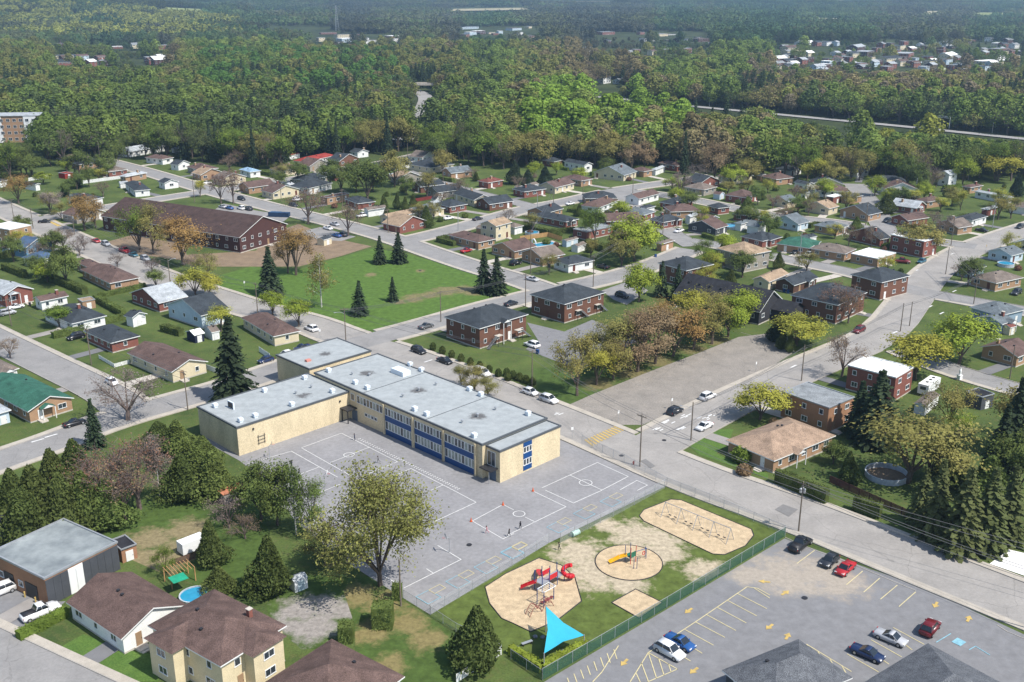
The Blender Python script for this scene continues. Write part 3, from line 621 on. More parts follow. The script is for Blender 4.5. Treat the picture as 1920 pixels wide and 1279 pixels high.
HT = """a -90 500 75 535 235 492 f white tanbrick 2
a 85 640 215 668 400 610 gy blue blue 1.5
a 160 728 270 752 450 715 h blue white 1
a 600 820 805 935 1050 880 h brown tanbrick 1
a 560 760 640 815 770 785 h brown tanbrick 1
a -120 960 0 1035 255 965 gy ltgray redbrick 1.5
a 245 1035 300 1062 515 1017 gx brown white 1
a 580 1045 620 1065 715 1050 f tan tanbrick .8
a 315 1130 525 1235 800 1165 h slate white 1
a 925 1165 985 1190 1105 1150 gy slate white 1
a 968 995 1180 1080 1410 1020 gx ltgray redbrick 1
a 1240 1080 1490 1190 1720 1110 gx slate ltblue 1.5
o 830 320 1105 445 1400 370 h slate redbrick 1
e 950 245 1285 390 1560 310 gy brown cream 1
e -150 500 215 680 555 583 gy green tanbrick 1
e -150 330 0 400 145 360 h taupe white 1
e -160 640 -30 700 85 672 h ltgray ltblue 1
m 285 300 500 470 735 400 h brown cream 1
n 430 725 500 750 575 735 gx white navy .8
n 0 590 40 640 130 610 gx slate white .8
s 245 515 420 545 575 490 h slate white 1
s 480 600 530 625 700 575 f brown tanbrick 1
s 660 610 740 660 900 630 h slate redbrick 1
s 800 685 835 700 985 675 gx taupe white 1
s 920 740 1000 765 1210 715 gx tan cream 1
s 1150 680 1260 715 1420 680 h ltslate cream 1
s 1340 645 1450 675 1590 650 h slate redbrick 1
s 1475 570 1610 640 1780 605 gy slate cream 1
s 1660 475 1740 490 1860 470 h brownred redbrick 1
s 1140 350 1310 370 1490 350 h slate cream 1
s 1000 170 1130 185 1265 150 f white dark 1
s 275 325 400 340 600 285 h red white 1
s 230 285 265 290 325 270 h red white .8
s 700 255 750 275 850 255 gy slate white 1
s 1320 612 1345 625 1395 600 gy slate white .8
b 1670 475 1810 525 1920 465 gx tan cream 2
b 1435 560 1665 620 1800 590 h brown tanbrick 1
p 100 110 345 180 570 115 gx brown tanbrick 1
b 450 590 510 605 572 580 gx slate cream .8
r 865 250 1000 270 1240 215 gx ltgray white 1
r 1085 300 1215 320 1305 300 h brown white 1
r 1270 350 1330 385 1430 340 gy slate white 1
r 1395 370 1500 400 1640 380 h brown taupe 1
r 1790 390 1850 425 1960 400 h ltblue white 1
r 1180 480 1230 495 1345 480 gy slate white 1
r 930 490 1010 545 1130 540 h slate white 1
r 890 440 960 455 1105 415 h ltgray tanbrick 1
r 700 380 790 420 960 390 h taupe redbrick 1
r 435 420 500 440 550 415 f red red .8
r 180 490 250 520 300 500 gy slate white 1
r 500 600 620 640 780 600 h slate white 1
r -80 470 10 510 60 470 h slate white 1
r 1290 235 1315 240 1360 225 gx ltgray white .8
r 1795 265 1850 275 1905 265 gy brown white .8
c 0 215 90 240 260 215 h slate redbrick 1
c 190 190 330 215 475 170 gx brown cream 1
c 370 130 520 165 610 140 h brown tanbrick 1
c 605 90 830 110 940 85 gx ltslate cream 1
c 890 70 990 95 1060 75 h brown tanbrick 1
c 1040 70 1090 78 1155 45 h ltgray white 1
c 1090 20 1240 60 1310 35 h brown redbrick 1
c 385 10 540 50 610 30 gy slate white 1.5
c 220 0 320 20 385 0 h slate redbrick 1
c 1280 200 1430 215 1540 200 h taupe taupe 1
c 1590 260 1750 280 1850 255 h brown redbrick 1
c 840 275 960 300 1110 250 gx brown white 1
c 505 340 640 350 800 300 h brown white 1
c 1100 315 1230 330 1365 305 h slate redbrick 1
c 145 410 405 465 505 440 h slate redbrick 1
c 800 385 985 410 1080 385 h ltslate redbrick 1
c 950 350 1010 360 1080 345 h slate white 1
c 1020 440 1130 465 1285 440 h slate redbrick 1
c 1290 420 1340 430 1400 405 gx ltgray white 1
c 1370 430 1490 455 1555 430 gy brown white 1
c 1310 480 1530 520 1625 490 gx brown charcoal 1
c 1460 340 1530 370 1640 350 h slate redbrick 1
c 1650 400 1830 430 1895 405 h slate redbrick 1
c 1660 470 1730 490 1800 455 h ltslate white 1
c 1750 490 1850 505 1915 480 gy ltslate white 1
c 1710 570 1880 610 2020 575 h slate redbrick 1
c 1530 660 1745 735 1945 680 h tan taupe 2
c 1090 770 1310 850 1515 780 h slate brownbrick 2
c 300 745 420 790 620 750 h slate white 1
c 60 690 230 740 400 705 gx taupe tanbrick 1
c 1075 620 1130 640 1220 600 h taupe tanbrick 1
c 440 640 500 655 560 625 gx taupe white .8
c 370 600 410 610 500 585 gx taupe ltblue .8
c -60 490 20 505 90 490 h taupe white 1
c 455 520 560 545 760 500 f gray redbrick 1
d 40 65 170 85 260 60 h slate white 1
d -60 120 60 150 200 130 h brown tanbrick 1
d 190 165 260 200 355 180 gy slate white 1.5
d 240 240 310 265 350 230 h ltslate white 1
d 575 75 690 100 765 70 h slate white 1
d 1270 95 1370 120 1430 100 gx ltgray white 2
d 1450 195 1540 225 1615 190 h brown tanbrick 1
d 1560 230 1720 310 1825 280 h ltgray white 1
d 20 290 160 325 230 295 gx ltslate cream 1
d 540 270 620 285 715 265 h slate tanbrick 1
d 435 275 500 290 560 265 f white redbrick 1
d 270 335 470 375 535 345 gx tan cream 1
d 530 370 770 430 860 390 gx slate tanbrick 1
d 915 335 1080 345 1190 335 gy ltgray redbrick 1
d 1100 295 1200 320 1320 295 h brown tanbrick 1
d 915 425 1030 460 1210 430 gx brown redbrick 1
d 20 445 240 495 315 460 gx ltslate ltblue 1
d 340 485 530 525 610 490 h ltslate tanbrick 1
d 600 540 850 610 925 580 gx slate redbrick 1
d 1400 430 1560 470 1650 420 h slate white 1
d 1250 470 1430 520 1545 490 gx taupe tanbrick 1
d 1600 365 1650 380 1720 350 h ltgray redbrick 1
d 918 562 1180 625 1275 590 f white redbrick 2
d 60 625 300 655 400 610 h green tanbrick 1
d 310 660 580 705 665 665 h taupe tanbrick 1
d 620 705 830 750 960 700 f white tanbrick 1
d -120 575 30 610 110 575 h slate redbrick 1
d 250 565 320 590 370 570 gx slate white .8
d 1410 800 1550 835 1640 795 gx slate bluegray 1
d 1510 870 1680 915 1918 880 h taupe tanbrick 1
d 1640 680 1840 730 1930 690 gx ltslate ltblue 1
d 1510 1100 1740 1165 1930 1120 h ltslate bluegray 1.5
d 1560 1180 1760 1235 1850 1200 gx ltslate bluegray 1
d 615 855 870 945 1070 865 h slate brownbrick 2
d 165 1010 520 1085 745 990 h slate brownbrick 2
d 45 905 200 945 380 880 gx slate brownwood 1
d -120 890 20 925 160 850 gx tan cream 1
h 595 345 950 430 1095 360 f white redbrick 2
h 105 545 455 660 650 585 f gray orangebrick 2
h -318 900 45 1050 510 865 h tanbrown tanbrick 1
h 1590 200 1870 275 2010 225 gx brown tanbrick 1
h 1480 540 1600 640 1700 560 f dark charcoal 1
h 1090 625 1200 660 1290 560 gx taupe white .8
h 1760 40 1810 60 1860 45 gx brownred cream .8
c 130 1005 395 1085 705 990 h slate brownbrick 2
P 832 594 899 617 991 589 h slate brownbrick 2
i 440 745 785 1052 1255 765 gy brown white 1
i 985 900 1480 1135 1915 900 h brown yellow 2
j -20 1330 480 1560 995 1240 h brown white 1
i -240 260 -20 310 110 185 h dark white 1
i 730 340 800 415 915 365 f dark orangebrick .8
m 5 380 60 420 130 400 gx taupe white .8"""
for ln in HT.split('\n'):
    q = ln.split(); t = q[0]; n = [float(x) for x in q[1:7]]; st = float(q[10] if len(q) > 10 else q[-1]); st = int(st) if st in (1, 2, 3) else st
    he = {1: 2.9, 1.5: 3.9, 2: 5.7, .8: 2.3, 3: 8.5}[st]
    Lp, Np, Rp = T(t, n[0], n[1], he), T(t, n[2], n[3], he), T(t, n[4], n[5], he)
    hh = house(Lp, Np, Rp, q[7], q[8], q[9], st, near=Np.y < 420)
    if q[9] == 'yellow':                     # the big yellow house: hipped bay on the street side, bay on the right, chimney
        rt, zr, w, d, he = hh
        for bx_, by_, bw, bd in ((-w / 2 - .9, d * .18, 2.4, 5.2), (w * .1, -d / 2 - .8, 5.0, 2.2)):
            b_ = MB().box((bx_, by_, he / 2), (bw, bd, he - .02)).build('bay', wallmat('yellow'), rt); W_, D_ = bw / 2 + .45, bd / 2 + .45; k_ = min(W_, D_) * .42 + .5; z0 = he - .02; hx = max(.05, W_ - D_) if W_ > D_ else 0; hy = max(.05, D_ - W_) if D_ > W_ else 0
            m_ = MB(); ix = (3.5 if bx_ < -2 else 0); iy = (3.5 if by_ < -2 else 0)
            c4 = [(bx_ - W_, by_ - D_, z0), (bx_ + W_ + ix, by_ - D_, z0), (bx_ + W_ + ix, by_ + D_ + iy, z0), (bx_ - W_, by_ + D_ + iy, z0)]
            if ix: r0, r1 = (bx_ - W_ + D_ * .9, by_, z0 + D_ * .4), (bx_ + W_ + ix, by_, z0 + D_ * .4); m_.poly([c4[0], c4[1], r1, r0]); m_.poly([c4[2], c4[3], r0, r1]); m_.poly([c4[3], c4[0], r0])
            else: r0, r1 = (bx_, by_ - D_ + W_ * .9, z0 + W_ * .4), (bx_, by_ + D_ + iy, z0 + W_ * .4); m_.poly([c4[1], c4[2], r1, r0]); m_.poly([c4[3], c4[0], r0, r1]); m_.poly([c4[0], c4[1], r0])
            m_.build('bay_roof', roofmat('brown'), rt)
            if bx_ < -2:
                for zz in (1.7, 4.4): window(rt, 1.8, 1.2, (bx_ - bw / 2, by_, zz), -math.pi / 2)
            else:
                for zz in (1.7, 4.4): window(rt, 1.8, 1.2, (bx_, by_ - bd / 2, zz), 0)
        x, y = w * .3, -d * .22; z = zr(x, y); ck = MB().box((x, y, z + .4), (.6, .6, 1.6)).build('chimney', wallmat('redbrick'), rt); MB().box((x, y, z + 1.25), (.75, .75, .12)).build('chimney_cap', M_CONC, ck)
# named large buildings --------------------------------------------------------
house(G(188, 405, 5.7), G(455, 462, 5.7), G(540, 420, 5.7), 'gy', 'darkbrown', 'darkred', 2, name='apartment_building', label='long low dark brick complex with a broad dark brown roof', cat='building', zone=False, slope=.42)
ch, zr, w_, d_, he_ = house(None, None, None, 'gy', 'dark', 'dark', 1.5, name='church', label='black church with steep gable roof trimmed in white', cat='church', slope=.66, dims=(Vector((61.5, 283.5)), math.radians(48), 13, 27))
mbx = MB().box((w_ * .28, -d_ / 2 - 3, 1.6), (w_ * .55, 6, 3.2)).build('annex_wall', wallmat('dark'), ch)
xa, hw = w_ * .28, w_ * .275 + .4
ar = MB(); ar.poly([(xa - hw, -d_ / 2 - 6.5, 3.2), (xa, -d_ / 2 - 6.5, 5.4), (xa, -d_ / 2, 5.4), (xa - hw, -d_ / 2, 3.2)][::-1]); ar.poly([(xa + hw, -d_ / 2 - 6.5, 3.2), (xa, -d_ / 2 - 6.5, 5.4), (xa, -d_ / 2, 5.4), (xa + hw, -d_ / 2, 3.2)]); ar.build('annex_roof', roofmat('dark'), ch)
MB().poly([(xa - hw + .4, -d_ / 2 - 6.01, 3.2), (xa + hw - .4, -d_ / 2 - 6.01, 3.2), (xa, -d_ / 2 - 6.01, 5.1)]).build('annex_gable', wallmat('dark'), ch)
for k in range(7): MB().box((-w_ * .22, d_ * .42 - k * d_ * .13, zr(-w_ * .22, 0) + .2), (.6, .5, .5)).build('roof_vent', M_DARK, ch)
for (a, b, c, wn_) in ((G(1354, 1248, 3.6), G(1440, 1320, 3.6), G(1600, 1262, 3.6), 'grey shingled hip roof building at the bottom edge of the parking lot'),):
    house(a, b, c, 'h', 'shingle', 'charcoal', 1, name='church_hall', label=wn_, cat='building', zone=False, slope=.5)
Tc, Lc = G(1743, 1203, 3.6), G(1625, 1275, 3.6); Rc = Tc + (G(1841, 1229, 3.6) - Tc) * 1.35
bx = V2(Tc - Lc).normalized(); axx = Vector((bx.y, -bx.x)); cc2 = V2(Lc) + bx * 9 + axx * 8
house(None, None, None, 'h', 'shingle', 'charcoal', 1, name='church_hall', label='large grey shingled roof in the bottom right corner', cat='building', zone=False, slope=.45, dims=(V2(Tc) - bx * 11 + axx * 8, math.atan2(bx.y, bx.x), 22, 16))
# four-storey brick block at the upper left: faces the camera
c0 = G(70, 268); ap = thing('apartment_building', (c0.x - 31, c0.y + 8, 0), math.radians(6), 'four-storey brick apartment block with white stair bay at the far left', 'building', zone=False)
MB().box((0, 0, 7.6), (62, 16, 15.2)).build('wall', wallmat('tanbrick'), ap); rf = MB().box((0, 0, 15.35), (63, 17, .3)).build('roof', roofmat('ltgray'), ap)
for (x, wd) in ((26.5, 7), (8, 5), (-14, 5)): MB().box((x, -8.1, 7.7), (wd, .5, 15.1)).build('stair_bay', M_TRIM, ap)
for lv in range(4):
    for x in [-29 + 3.6 * k for k in range(17)]:
        window(ap, 2.0, 1.7, (x, -8.0 if all(abs(x - q) > 3.6 for q in (26.5, 8, -14)) else -8.36, 2.0 + 3.6 * lv), 0)
HOUSES.append((V2(c0) + Vector((-31, 8)), 34, 0, 62, 16))
# flat-roofed shop at the lower left ------------------------------------------------
Lp, Np, Rp = T('i', -60, 420, 4.6), T('i', 295, 598, 4.6), T('i', 780, 352, 4.6)
c, r, w, d = frame_from(Lp, Np, Rp); sh = thing('shop_building', (c.x, c.y, 0), r, 'flat-roofed brick workshop with charcoal siding and a tall white door', 'workshop', zone=False)
HOUSES.append((c.copy(), max(w, d) / 2 + 1, r, w, d))
MB().box((0, 0, 2.3), (w, d, 4.6)).build('wall', wallmat('orangebrick'), sh); rf = MB().box((0, 0, 4.66), (w + .2, d + .2, .12)).build('roof', mat('patched_roof', (.3, .33, .33), .8, .25, .25, col2=(.13, .15, .16)), sh)
for cc_, s in (((0, -d / 2, 0), (w + .3, .25)), ((0, d / 2, 0), (w + .3, .25)), ((-w / 2, 0, 0), (.25, d - .25)), ((w / 2, 0, 0), (.25, d - .25))): MB().box((cc_[0], cc_[1], 4.8), (s[0], s[1], .32)).build('parapet', M_METAL, rf)
for k in range(10):
    MB().box((-w / 2 + w * (k + .5) / 10, -d / 2 - .05, 2.2), (w / 10 - .03, .1, 4.3)).build('siding_panel', wallmat('charcoal') if k not in (3, 4) else M_TRIM, sh)
for k in (0, 1): MB().box((-w / 2 + w * (.3 + .1 * k) + w * .05, -d / 2 - .12, 2.0), (w * .09, .06, 3.9)).build('door', M_TRIM, sh)
for s, ww in ((.15, 1.2), (.3, 2.4), (.52, 1.2), (.72, 3.0)):
    if ww > 2: MB().box((-w / 2 - .06, d / 2 - d * s, 1.3), (.1, ww, 2.6)).build('garage_door', M_DARK, sh)
    else: window(sh, ww, 1.1, (-w / 2, d / 2 - d * s, 1.7), -math.pi / 2)
for k in (.62, .82): MB().lathe((-w / 2 - .5, d / 2 - d * k, 0), [(.12, 0), (.12, 1), (.05, 1.05)], 8).build('bollard', PAINT_Y, sh)

# ================================================================= THE SCHOOL
Z1 = 6.9
Ls, Ns, Rs = G(590, 700, Z1), G(930, 846, Z1), G(1050.6, 795, Z1)
c, rs_, ws, ds = frame_from(Ls, Ns, Rs)
school = thing('school_building', (c.x, c.y, 0), rs_, 'cream brick school with flat grey roofs and navy window panels', 'school', zone=False)
HOUSES.append((c.copy(), 30, rs_, ws, ds))
SW = mat('school_brick', WALL['school'], .88, .13, .3, fine=.16, spec=.15, streak=(1, 1, .35)); _p = [T('f', *q_, 6.95) for q_ in ((1215, 530), (1660, 725), (360, 538), (830, 400), (930, 660))] + [T('m', 920, 575, 6.25)]
SR = patchmat('school_roof', (.33, .355, .36), (.12, .12, .12), [(q_.x, q_.y, 1.5) for q_ in _p], .9, .14, .75, z0=6.9); NAVY = mat('navy_panel', (.008, .06, .2), .45, .06); BLIND = mat('window_blind', (.34, .4, .36), .3, .35, .9, spec=.6)
EDGE = mat('roof_edge', (.09, .1, .11), .6, .1)
inv = Matrix.Rotation(-rs_, 4, 'Z') @ Matrix.Translation((-c.x, -c.y, 0))
def loc(p): return inv @ p
def block(x0, x1, y0, y1, h):
    MB().box(((x0 + x1) / 2, (y0 + y1) / 2, h / 2), (x1 - x0, y1 - y0, h)).build('wall', SW, school)
    r = MB().box(((x0 + x1) / 2, (y0 + y1) / 2, h + .05), (x1 - x0 + .1, y1 - y0 + .1, .1)).build('roof', SR, school)
    for a, b in (((x0, y0), (x1, y0)), ((x1, y0), (x1, y1)), ((x1, y1), (x0, y1)), ((x0, y1), (x0, y0))):
        lx, ly = abs(b[0] - a[0]), abs(b[1] - a[1])
        MB().box(((a[0] + b[0]) / 2, (a[1] + b[1]) / 2, h + .08), (lx + .36 if lx else .3, ly - .3 if ly else .3, .34)).build('roof_edge', EDGE, r)
    return r
xw, yd = ws / 2, ds / 2
sN = lambda p: yd - loc(p).y          # unused offset helper
def front_s(x):                        # photo column of the f-tile -> distance along the front, from the near corner
    p = loc(T('f', x, 400 + (x - 440) * .432, Z1)); return p.y + yd
sE = front_s(1690)
block(-xw, xw, -yd + sE, yd, Z1)
block(-xw + 1.0, xw, -yd, -yd + sE - .02, Z1 - .5)
# gym wing and rear wing
Z2 = 6.0
gL, gN, gR = loc(G(373.6, 762.7, Z2)), loc(G(444, 803, Z2)), loc(G(652.7, 736.4, Z2))
gx0, gy0 = gN.x, gN.y; gy1 = gL.y
block(gx0, -xw - .02, gy0, gy1, Z2)
rL, rN, rR = loc(G(536, 668, 6.2)), loc(G(580, 693, 6.2)), loc(G(670, 662, 6.2))
block(rN.x, rR.x + 3, max(rN.y, yd + .05), rL.y + 2, 6.2)
# front windows: three navy bays and the plain left part
PI2 = -math.pi / 2
def fwin(s0, s1, z0, z1, n, frame=M_TRIM):
    for k in range(n):
        s = s0 + (s1 - s0) * (k + .5) / n; window(school, (s1 - s0) / n - .04, z1 - z0, (-xw, -yd + s, (z0 + z1) / 2), PI2, mull=1, glass=BLIND if (z0 < 2 and k % 5 != 3) or k % 4 == 2 else None)
def fpanel(s0, s1, z0, z1):
    MB().box((-xw - .04, -yd + (s0 + s1) / 2, (z0 + z1) / 2), (.08, s1 - s0, z1 - z0)).build('navy_panel', NAVY, school)
for x0, x1 in ((962, 1166), (1182, 1394), (1408, 1636)):
    s1, s0 = front_s(x0), front_s(x1); n = 9
    fwin(s0, s1, 4.35, 6.05, n); fpanel(s0, s1, 3.12, 4.33); fwin(s0, s1, 1.25, 3.1, n); fpanel(s0, s1, .05, 1.23)
    for k in (s0 - .22, s1 + .22): MB().box((-xw - .2, -yd + k, Z1 / 2 - .1), (.4, .34, Z1 - .3)).build('pilaster', SW, school)
fwin(front_s(945), front_s(752), 4.35, 6.05, 8); fwin(front_s(900), front_s(806), 2.0, 2.8, 4); fwin(front_s(735), front_s(706), 4.4, 6.0, 1)
# stair window and entrance at the near end
window(school, 2.2, 3.0, (-xw + 1.0, -yd + sE * .62, 4.3), PI2, mull=2); door(school, (-xw + 1.0, -yd + sE * .55, .05), PI2, (.1, .14, .2), 1.9, 2.3)
cn = MB().box((-xw + .1, -yd + sE * .55, 2.75), (2.2, 3.0, .22)).build('canopy', M_DARK, school); MB().tube((-xw - .8, -yd + sE * .3, 0), (-xw - .8, -yd + sE * .3, 2.6), .06).build('canopy_post', M_METAL, cn)
cn = MB().box((-xw - 1.3, -yd + front_s(722), 3.0), (2.6, 2.6, .25)).build('canopy', M_DARK, school)
for q in (-1, 1): MB().box((-xw - 2.3, -yd + front_s(722) + q * 1.0, 1.45), (.18, .18, 2.85)).build('canopy_post', M_DARK, cn)
door(school, (-xw, -yd + front_s(730), .05), PI2, (.1, .14, .2), 1.8, 2.3)
# end wall: the navy stair strip
for z0, z1, win in ((.4, 1.35, 0), (1.4, 2.75, 1), (2.8, 3.95, 0), (4.0, 5.25, 1), (5.3, 6.15, 0)):
    x = -xw + .5 + (2 * xw - .5) * .46
    if win:
        for k in (-1, 0, 1): window(school, .75, z1 - z0, (x + k * .76, -yd, (z0 + z1) / 2), 0, mull=1)
    else: MB().box((x, -yd - .04, (z0 + z1) / 2), (2.3, .08, z1 - z0)).build('navy_panel', NAVY, school)
# roof furniture
VW = mat('white_vent', (.68, .74, .8), .4, .08)
RV = MB().box((0, 0, .18), (.75, .75, .36)).box((0, 0, .62), (.95, .95, .5)).box((0, 0, .9), (.8, .8, .08)).mesh('roof_ventilator', VW)
RS = MB().lathe((0, 0, 0), [(.18, 0), (.18, .5), (.3, .5), (.3, .68), (.05, .75)], 8).mesh('roof_stack', M_METAL)
for (t, x, y) in (('f', 545, 390), ('f', 745, 480), ('f', 835, 520), ('f', 1190, 680), ('f', 1280, 718), ('f', 1635, 880), ('f', 1685, 570), ('f', 1600, 530), ('f', 1240, 385), ('f', 1155, 345), ('g', 120, 715)):
    p = loc(T(t, x, y, Z1 + .1)); link('roof_ventilator', RV, school, (p.x, p.y, Z1 + .1))
for (t, x, y) in (('f', 365, 445), ('f', 65, 540), ('f', 270, 645), ('f', 572, 545), ('m', 95, 975), ('m', 285, 1085), ('m', 395, 1050)):
    p = loc(T(t, x, y, Z2 + .1)); link('roof_ventilator', RV, school, (p.x, p.y, Z2 + .1))
for (x, y) in ((722, 412), (1100, 578), (1350, 490), (1795, 675), (1545, 772), (1220, 530), (1660, 725), (850, 420)):
    p = loc(T('f', x, y, Z1 + .1)); link('roof_stack', RS, school, (p.x, p.y, Z1 + .1))
for (x, y) in ((415, 510), (300, 555)):
    p = loc(T('f', x, y, Z2 + .1)); link('roof_stack', RS, school, (p.x, p.y, Z2 + .1))
p = loc(T('f', 1085, 405, Z1)); u = MB().box((p.x, p.y, Z1 + .6), (2.2, 4.2, 1.1)).build('roof_unit', VW, school)
p = loc(T('m', 215, 985, Z2)); u = MB().box((p.x, p.y, Z2 + .8), (.3, 2.2, 1.6)).build('roof_unit', VW, school); MB().box((p.x - .18, p.y, Z2 + .85), (.06, 1.7, 1.2)).build('fan_grille', M_DARK, u)
p = loc(T('m', 790, 632, 6.2)); MB().box((p.x, p.y, 6.5), (1.2, .9, .5)).build('skylight', mat('pink_cap', (.6, .25, .2), .6), school)
for q in (.35, .7): MB().box((0, -yd + ds * q, Z1 + .13), (2 * xw - .4, .12, .07)).build('roof_seam', EDGE, school)
# wall lamps, climbing rungs on the gym
for (t, x, y, hh) in (('f', 620, 605, 4.6), ('m', 378, 1135, 4.8)):
    q = loc(T(t, x, y, hh)); MB().box((q.x, gy0 - .12, hh), (.35, .25, .3)).build('wall_lamp', M_DARK, school)
p = loc(T('f', 65, 900, 2.2)); lad = MB()
for k in range(3): lad.tube((p.x - .9, gy0 - .15, 1.4 + .7 * k), (p.x + .9, gy0 - .15, 1.4 + .7 * k), .04)
for k in (-.7, .7): lad.tube((p.x + k, gy0 - .15, 1.1), (p.x + k, gy0 - .15, 3.2), .05)
lad.build('wall_rungs', M_DARK, school)

# houses that line the further streets wherever a lot is still free
ra = random.Random(40)
for k in ('cross_street', 'brick_street', 'complex_street', 'upper_street', 'hill_street', 'middle_street', 'church_street', 'pool_street', 'cul_de_sac', 'field_street', 'statue_street'):
    pl, w = RW[k]; rs = resample(pl, 4.0); nn = normals(rs)
    for j in range(0, len(rs), 2):
        for sd in (1, -1):
            hw, hd = ra.uniform(11, 14), ra.uniform(8, 9.5); c = rs[j] + nn[j] * sd * (w / 2 + ra.uniform(9, 12)); px, py = project(Vector((c.x, c.y, 0)))
            if not (-40 < px < 1960 and 300 < py < 470) or (180 < px < 600 and 370 < py < 500) or (640 < px < 760 and 330 < py < 380) or (590 < px < 720 and 410 < py < 470): continue
            if road_dist(c)[0] < 6.5 or any((c - c2).length < 7.5 + min(w2, d2) * .5 + 2.5 for c2, R2, r2, w2, d2 in HOUSES): continue
            an = math.atan2(nn[j].y, nn[j].x) + math.pi / 2
            while an > math.radians(80): an -= math.pi / 2
            while an < math.radians(-10): an += math.pi / 2
            house(None, None, None, ra.choice(('h', 'h', 'gx', 'gy')), ra.choice(('slate', 'brown', 'slate', 'ltslate', 'taupe', 'brown', 'ltgray', 'tan')), ra.choice(('redbrick', 'tanbrick', 'white', 'cream', 'taupe', 'tanbrick', 'brownbrick')), 1, near=False, dims=(c, an, hw, hd))
# back-yard sheds
for c, R_, r, w, d in list(HOUSES):
    px, py = project(Vector((c.x, c.y, 0)))
    if not (310 < py < 520 and 0 < px < 1920) or ra.random() < .6 or w > 25 or w * d < 60: continue
    p = c + Vector((-math.sin(r), math.cos(r))) * (d / 2 + ra.uniform(4, 6)) + Vector((math.cos(r), math.sin(r))) * ra.uniform(-4, 4)
    if road_dist(p)[0] < 4 or any((p - c2).length < max(w2, d2) / 2 + 2.8 for c2, R2, r2, w2, d2 in HOUSES): continue
    house(None, None, None, ra.choice(('gx', 'gy')), ra.choice(('slate', 'ltgray', 'brown', 'taupe')), ra.choice(('white', 'white', 'tanbrick', 'ltblue')), .8, near=False, dims=(p, r, ra.uniform(3, 4.5), ra.uniform(2.6, 3.6)))
# ================================================================= TREES
LEAF = leafmat('leaves', None, 'obj'); LEAF_I = leafmat('forest_leaves', None, 'inst')
def card(mb, p, s, rnd, up=.0, m=0, out=None):
    n = Vector((rnd.gauss(0, 1), rnd.gauss(0, 1), rnd.gauss(0, 1) + up))
    if out is not None: n = n * .55 + out.normalized() * 1.5
    n.normalize()
    u = n.orthogonal().normalized(); a = rnd.uniform(0, 6.28); w = n.cross(u); u, w = u * math.cos(a) + w * math.sin(a), w * math.cos(a) - u * math.sin(a)
    k = rnd.uniform(.7, 1.3) * s; q = rnd.uniform(.5, .8) * k
    i = len(mb.v); mb.v += [tuple(p - u * k), tuple(p - w * q), tuple(p + u * k), tuple(p + w * q)]; mb.f.append((i, i + 1, i + 2, i + 3)); mb.m.append(m)
def limbs(rnd, h, w, first=.15, n1=7, n2=5, n3=4, fork=True):
    """Skeleton of a spreading tree: segments (p, q, r0, r1) and tips inside an uneven crown."""
    segs = []; tips = []; mids = []
    base = Vector((0, 0, 0)); th = h * first; top = Vector((rnd.uniform(-.2, .2), rnd.uniform(-.2, .2), th)); r0 = h * .022
    segs.append((base, top, r0 * 1.25, r0))
    cz, rx, rz = h * .56, w / 2 * 1.12, h * .47
    for i in range(n1):
        a = 6.283 * i / n1 + rnd.uniform(-.3, .3); el = rnd.choice((rnd.uniform(.1, .6), rnd.uniform(.5, 1.35)))
        d = Vector((math.cos(a) * math.cos(el), math.sin(a) * math.cos(el), math.sin(el)))
        end = Vector((d.x * rx * .62, d.y * rx * .62, cz + (d.z - .35) * rz * .75)); st = base.lerp(top, rnd.uniform(.7, 1))
        mid = st.lerp(end, .5) + Vector((0, 0, h * .03)); segs += [(st, mid, r0 * .6, r0 * .38), (mid, end, r0 * .38, r0 * .2)]
        for j in range(n2):
            s2 = mid.lerp(end, rnd.uniform(.1, 1)); d2 = (d + Vector((rnd.gauss(0, .7), rnd.gauss(0, .7), rnd.gauss(.15, .5)))).normalized()
            e2 = s2 + d2 * rx * rnd.uniform(.25, .5); k = Vector((e2.x / rx, e2.y / rx, (e2.z - cz) / rz)).length
            if k > 1: e2 = Vector((e2.x / k, e2.y / k, cz + (e2.z - cz) / k))
            segs.append((s2, e2, r0 * .2, r0 * .08))
            for q in range(n3):
                s3 = s2.lerp(e2, rnd.uniform(.3, 1)); e3 = s3 + (d2 + Vector((rnd.gauss(0, .8), rnd.gauss(0, .8), rnd.gauss(.1, .6)))).normalized() * rx * rnd.uniform(.1, .24)
                k = Vector((e3.x / rx, e3.y / rx, (e3.z - cz) / rz)).length
                if k > 1.05: e3 = Vector((e3.x / k, e3.y / k, cz + (e3.z - cz) / k))
                segs.append((s3, e3, r0 * .09, r0 * .04)); tips.append(e3); mids.append(s3)
    return segs, tips, mids
def m_broad(seed, cards=3600, size=.3, spread=.85, h=12, w=10, mt=None):
    rnd = random.Random(seed); segs, tips, mids = limbs(rnd, h, w)
    tr = MB()
    for p, q, a, b in segs: tr.tube(p, q, max(a, .025), max(b, .02), 5 if a > .08 else 3, 0, False)
    cr = MB(); n = max(1, cards // len(tips))
    for p in tips:
        rr = rnd.uniform(.5, 1.2) * spread
        for _ in range(int(n * rnd.uniform(.5, 1.5))):
            card(cr, p + Vector((rnd.gauss(0, rr), rnd.gauss(0, rr), rnd.gauss(0, rr * .75))), size, rnd, .5, out=(p - Vector((0, 0, h * .45))) + Vector((0, 0, 1)))
    return tr, cr
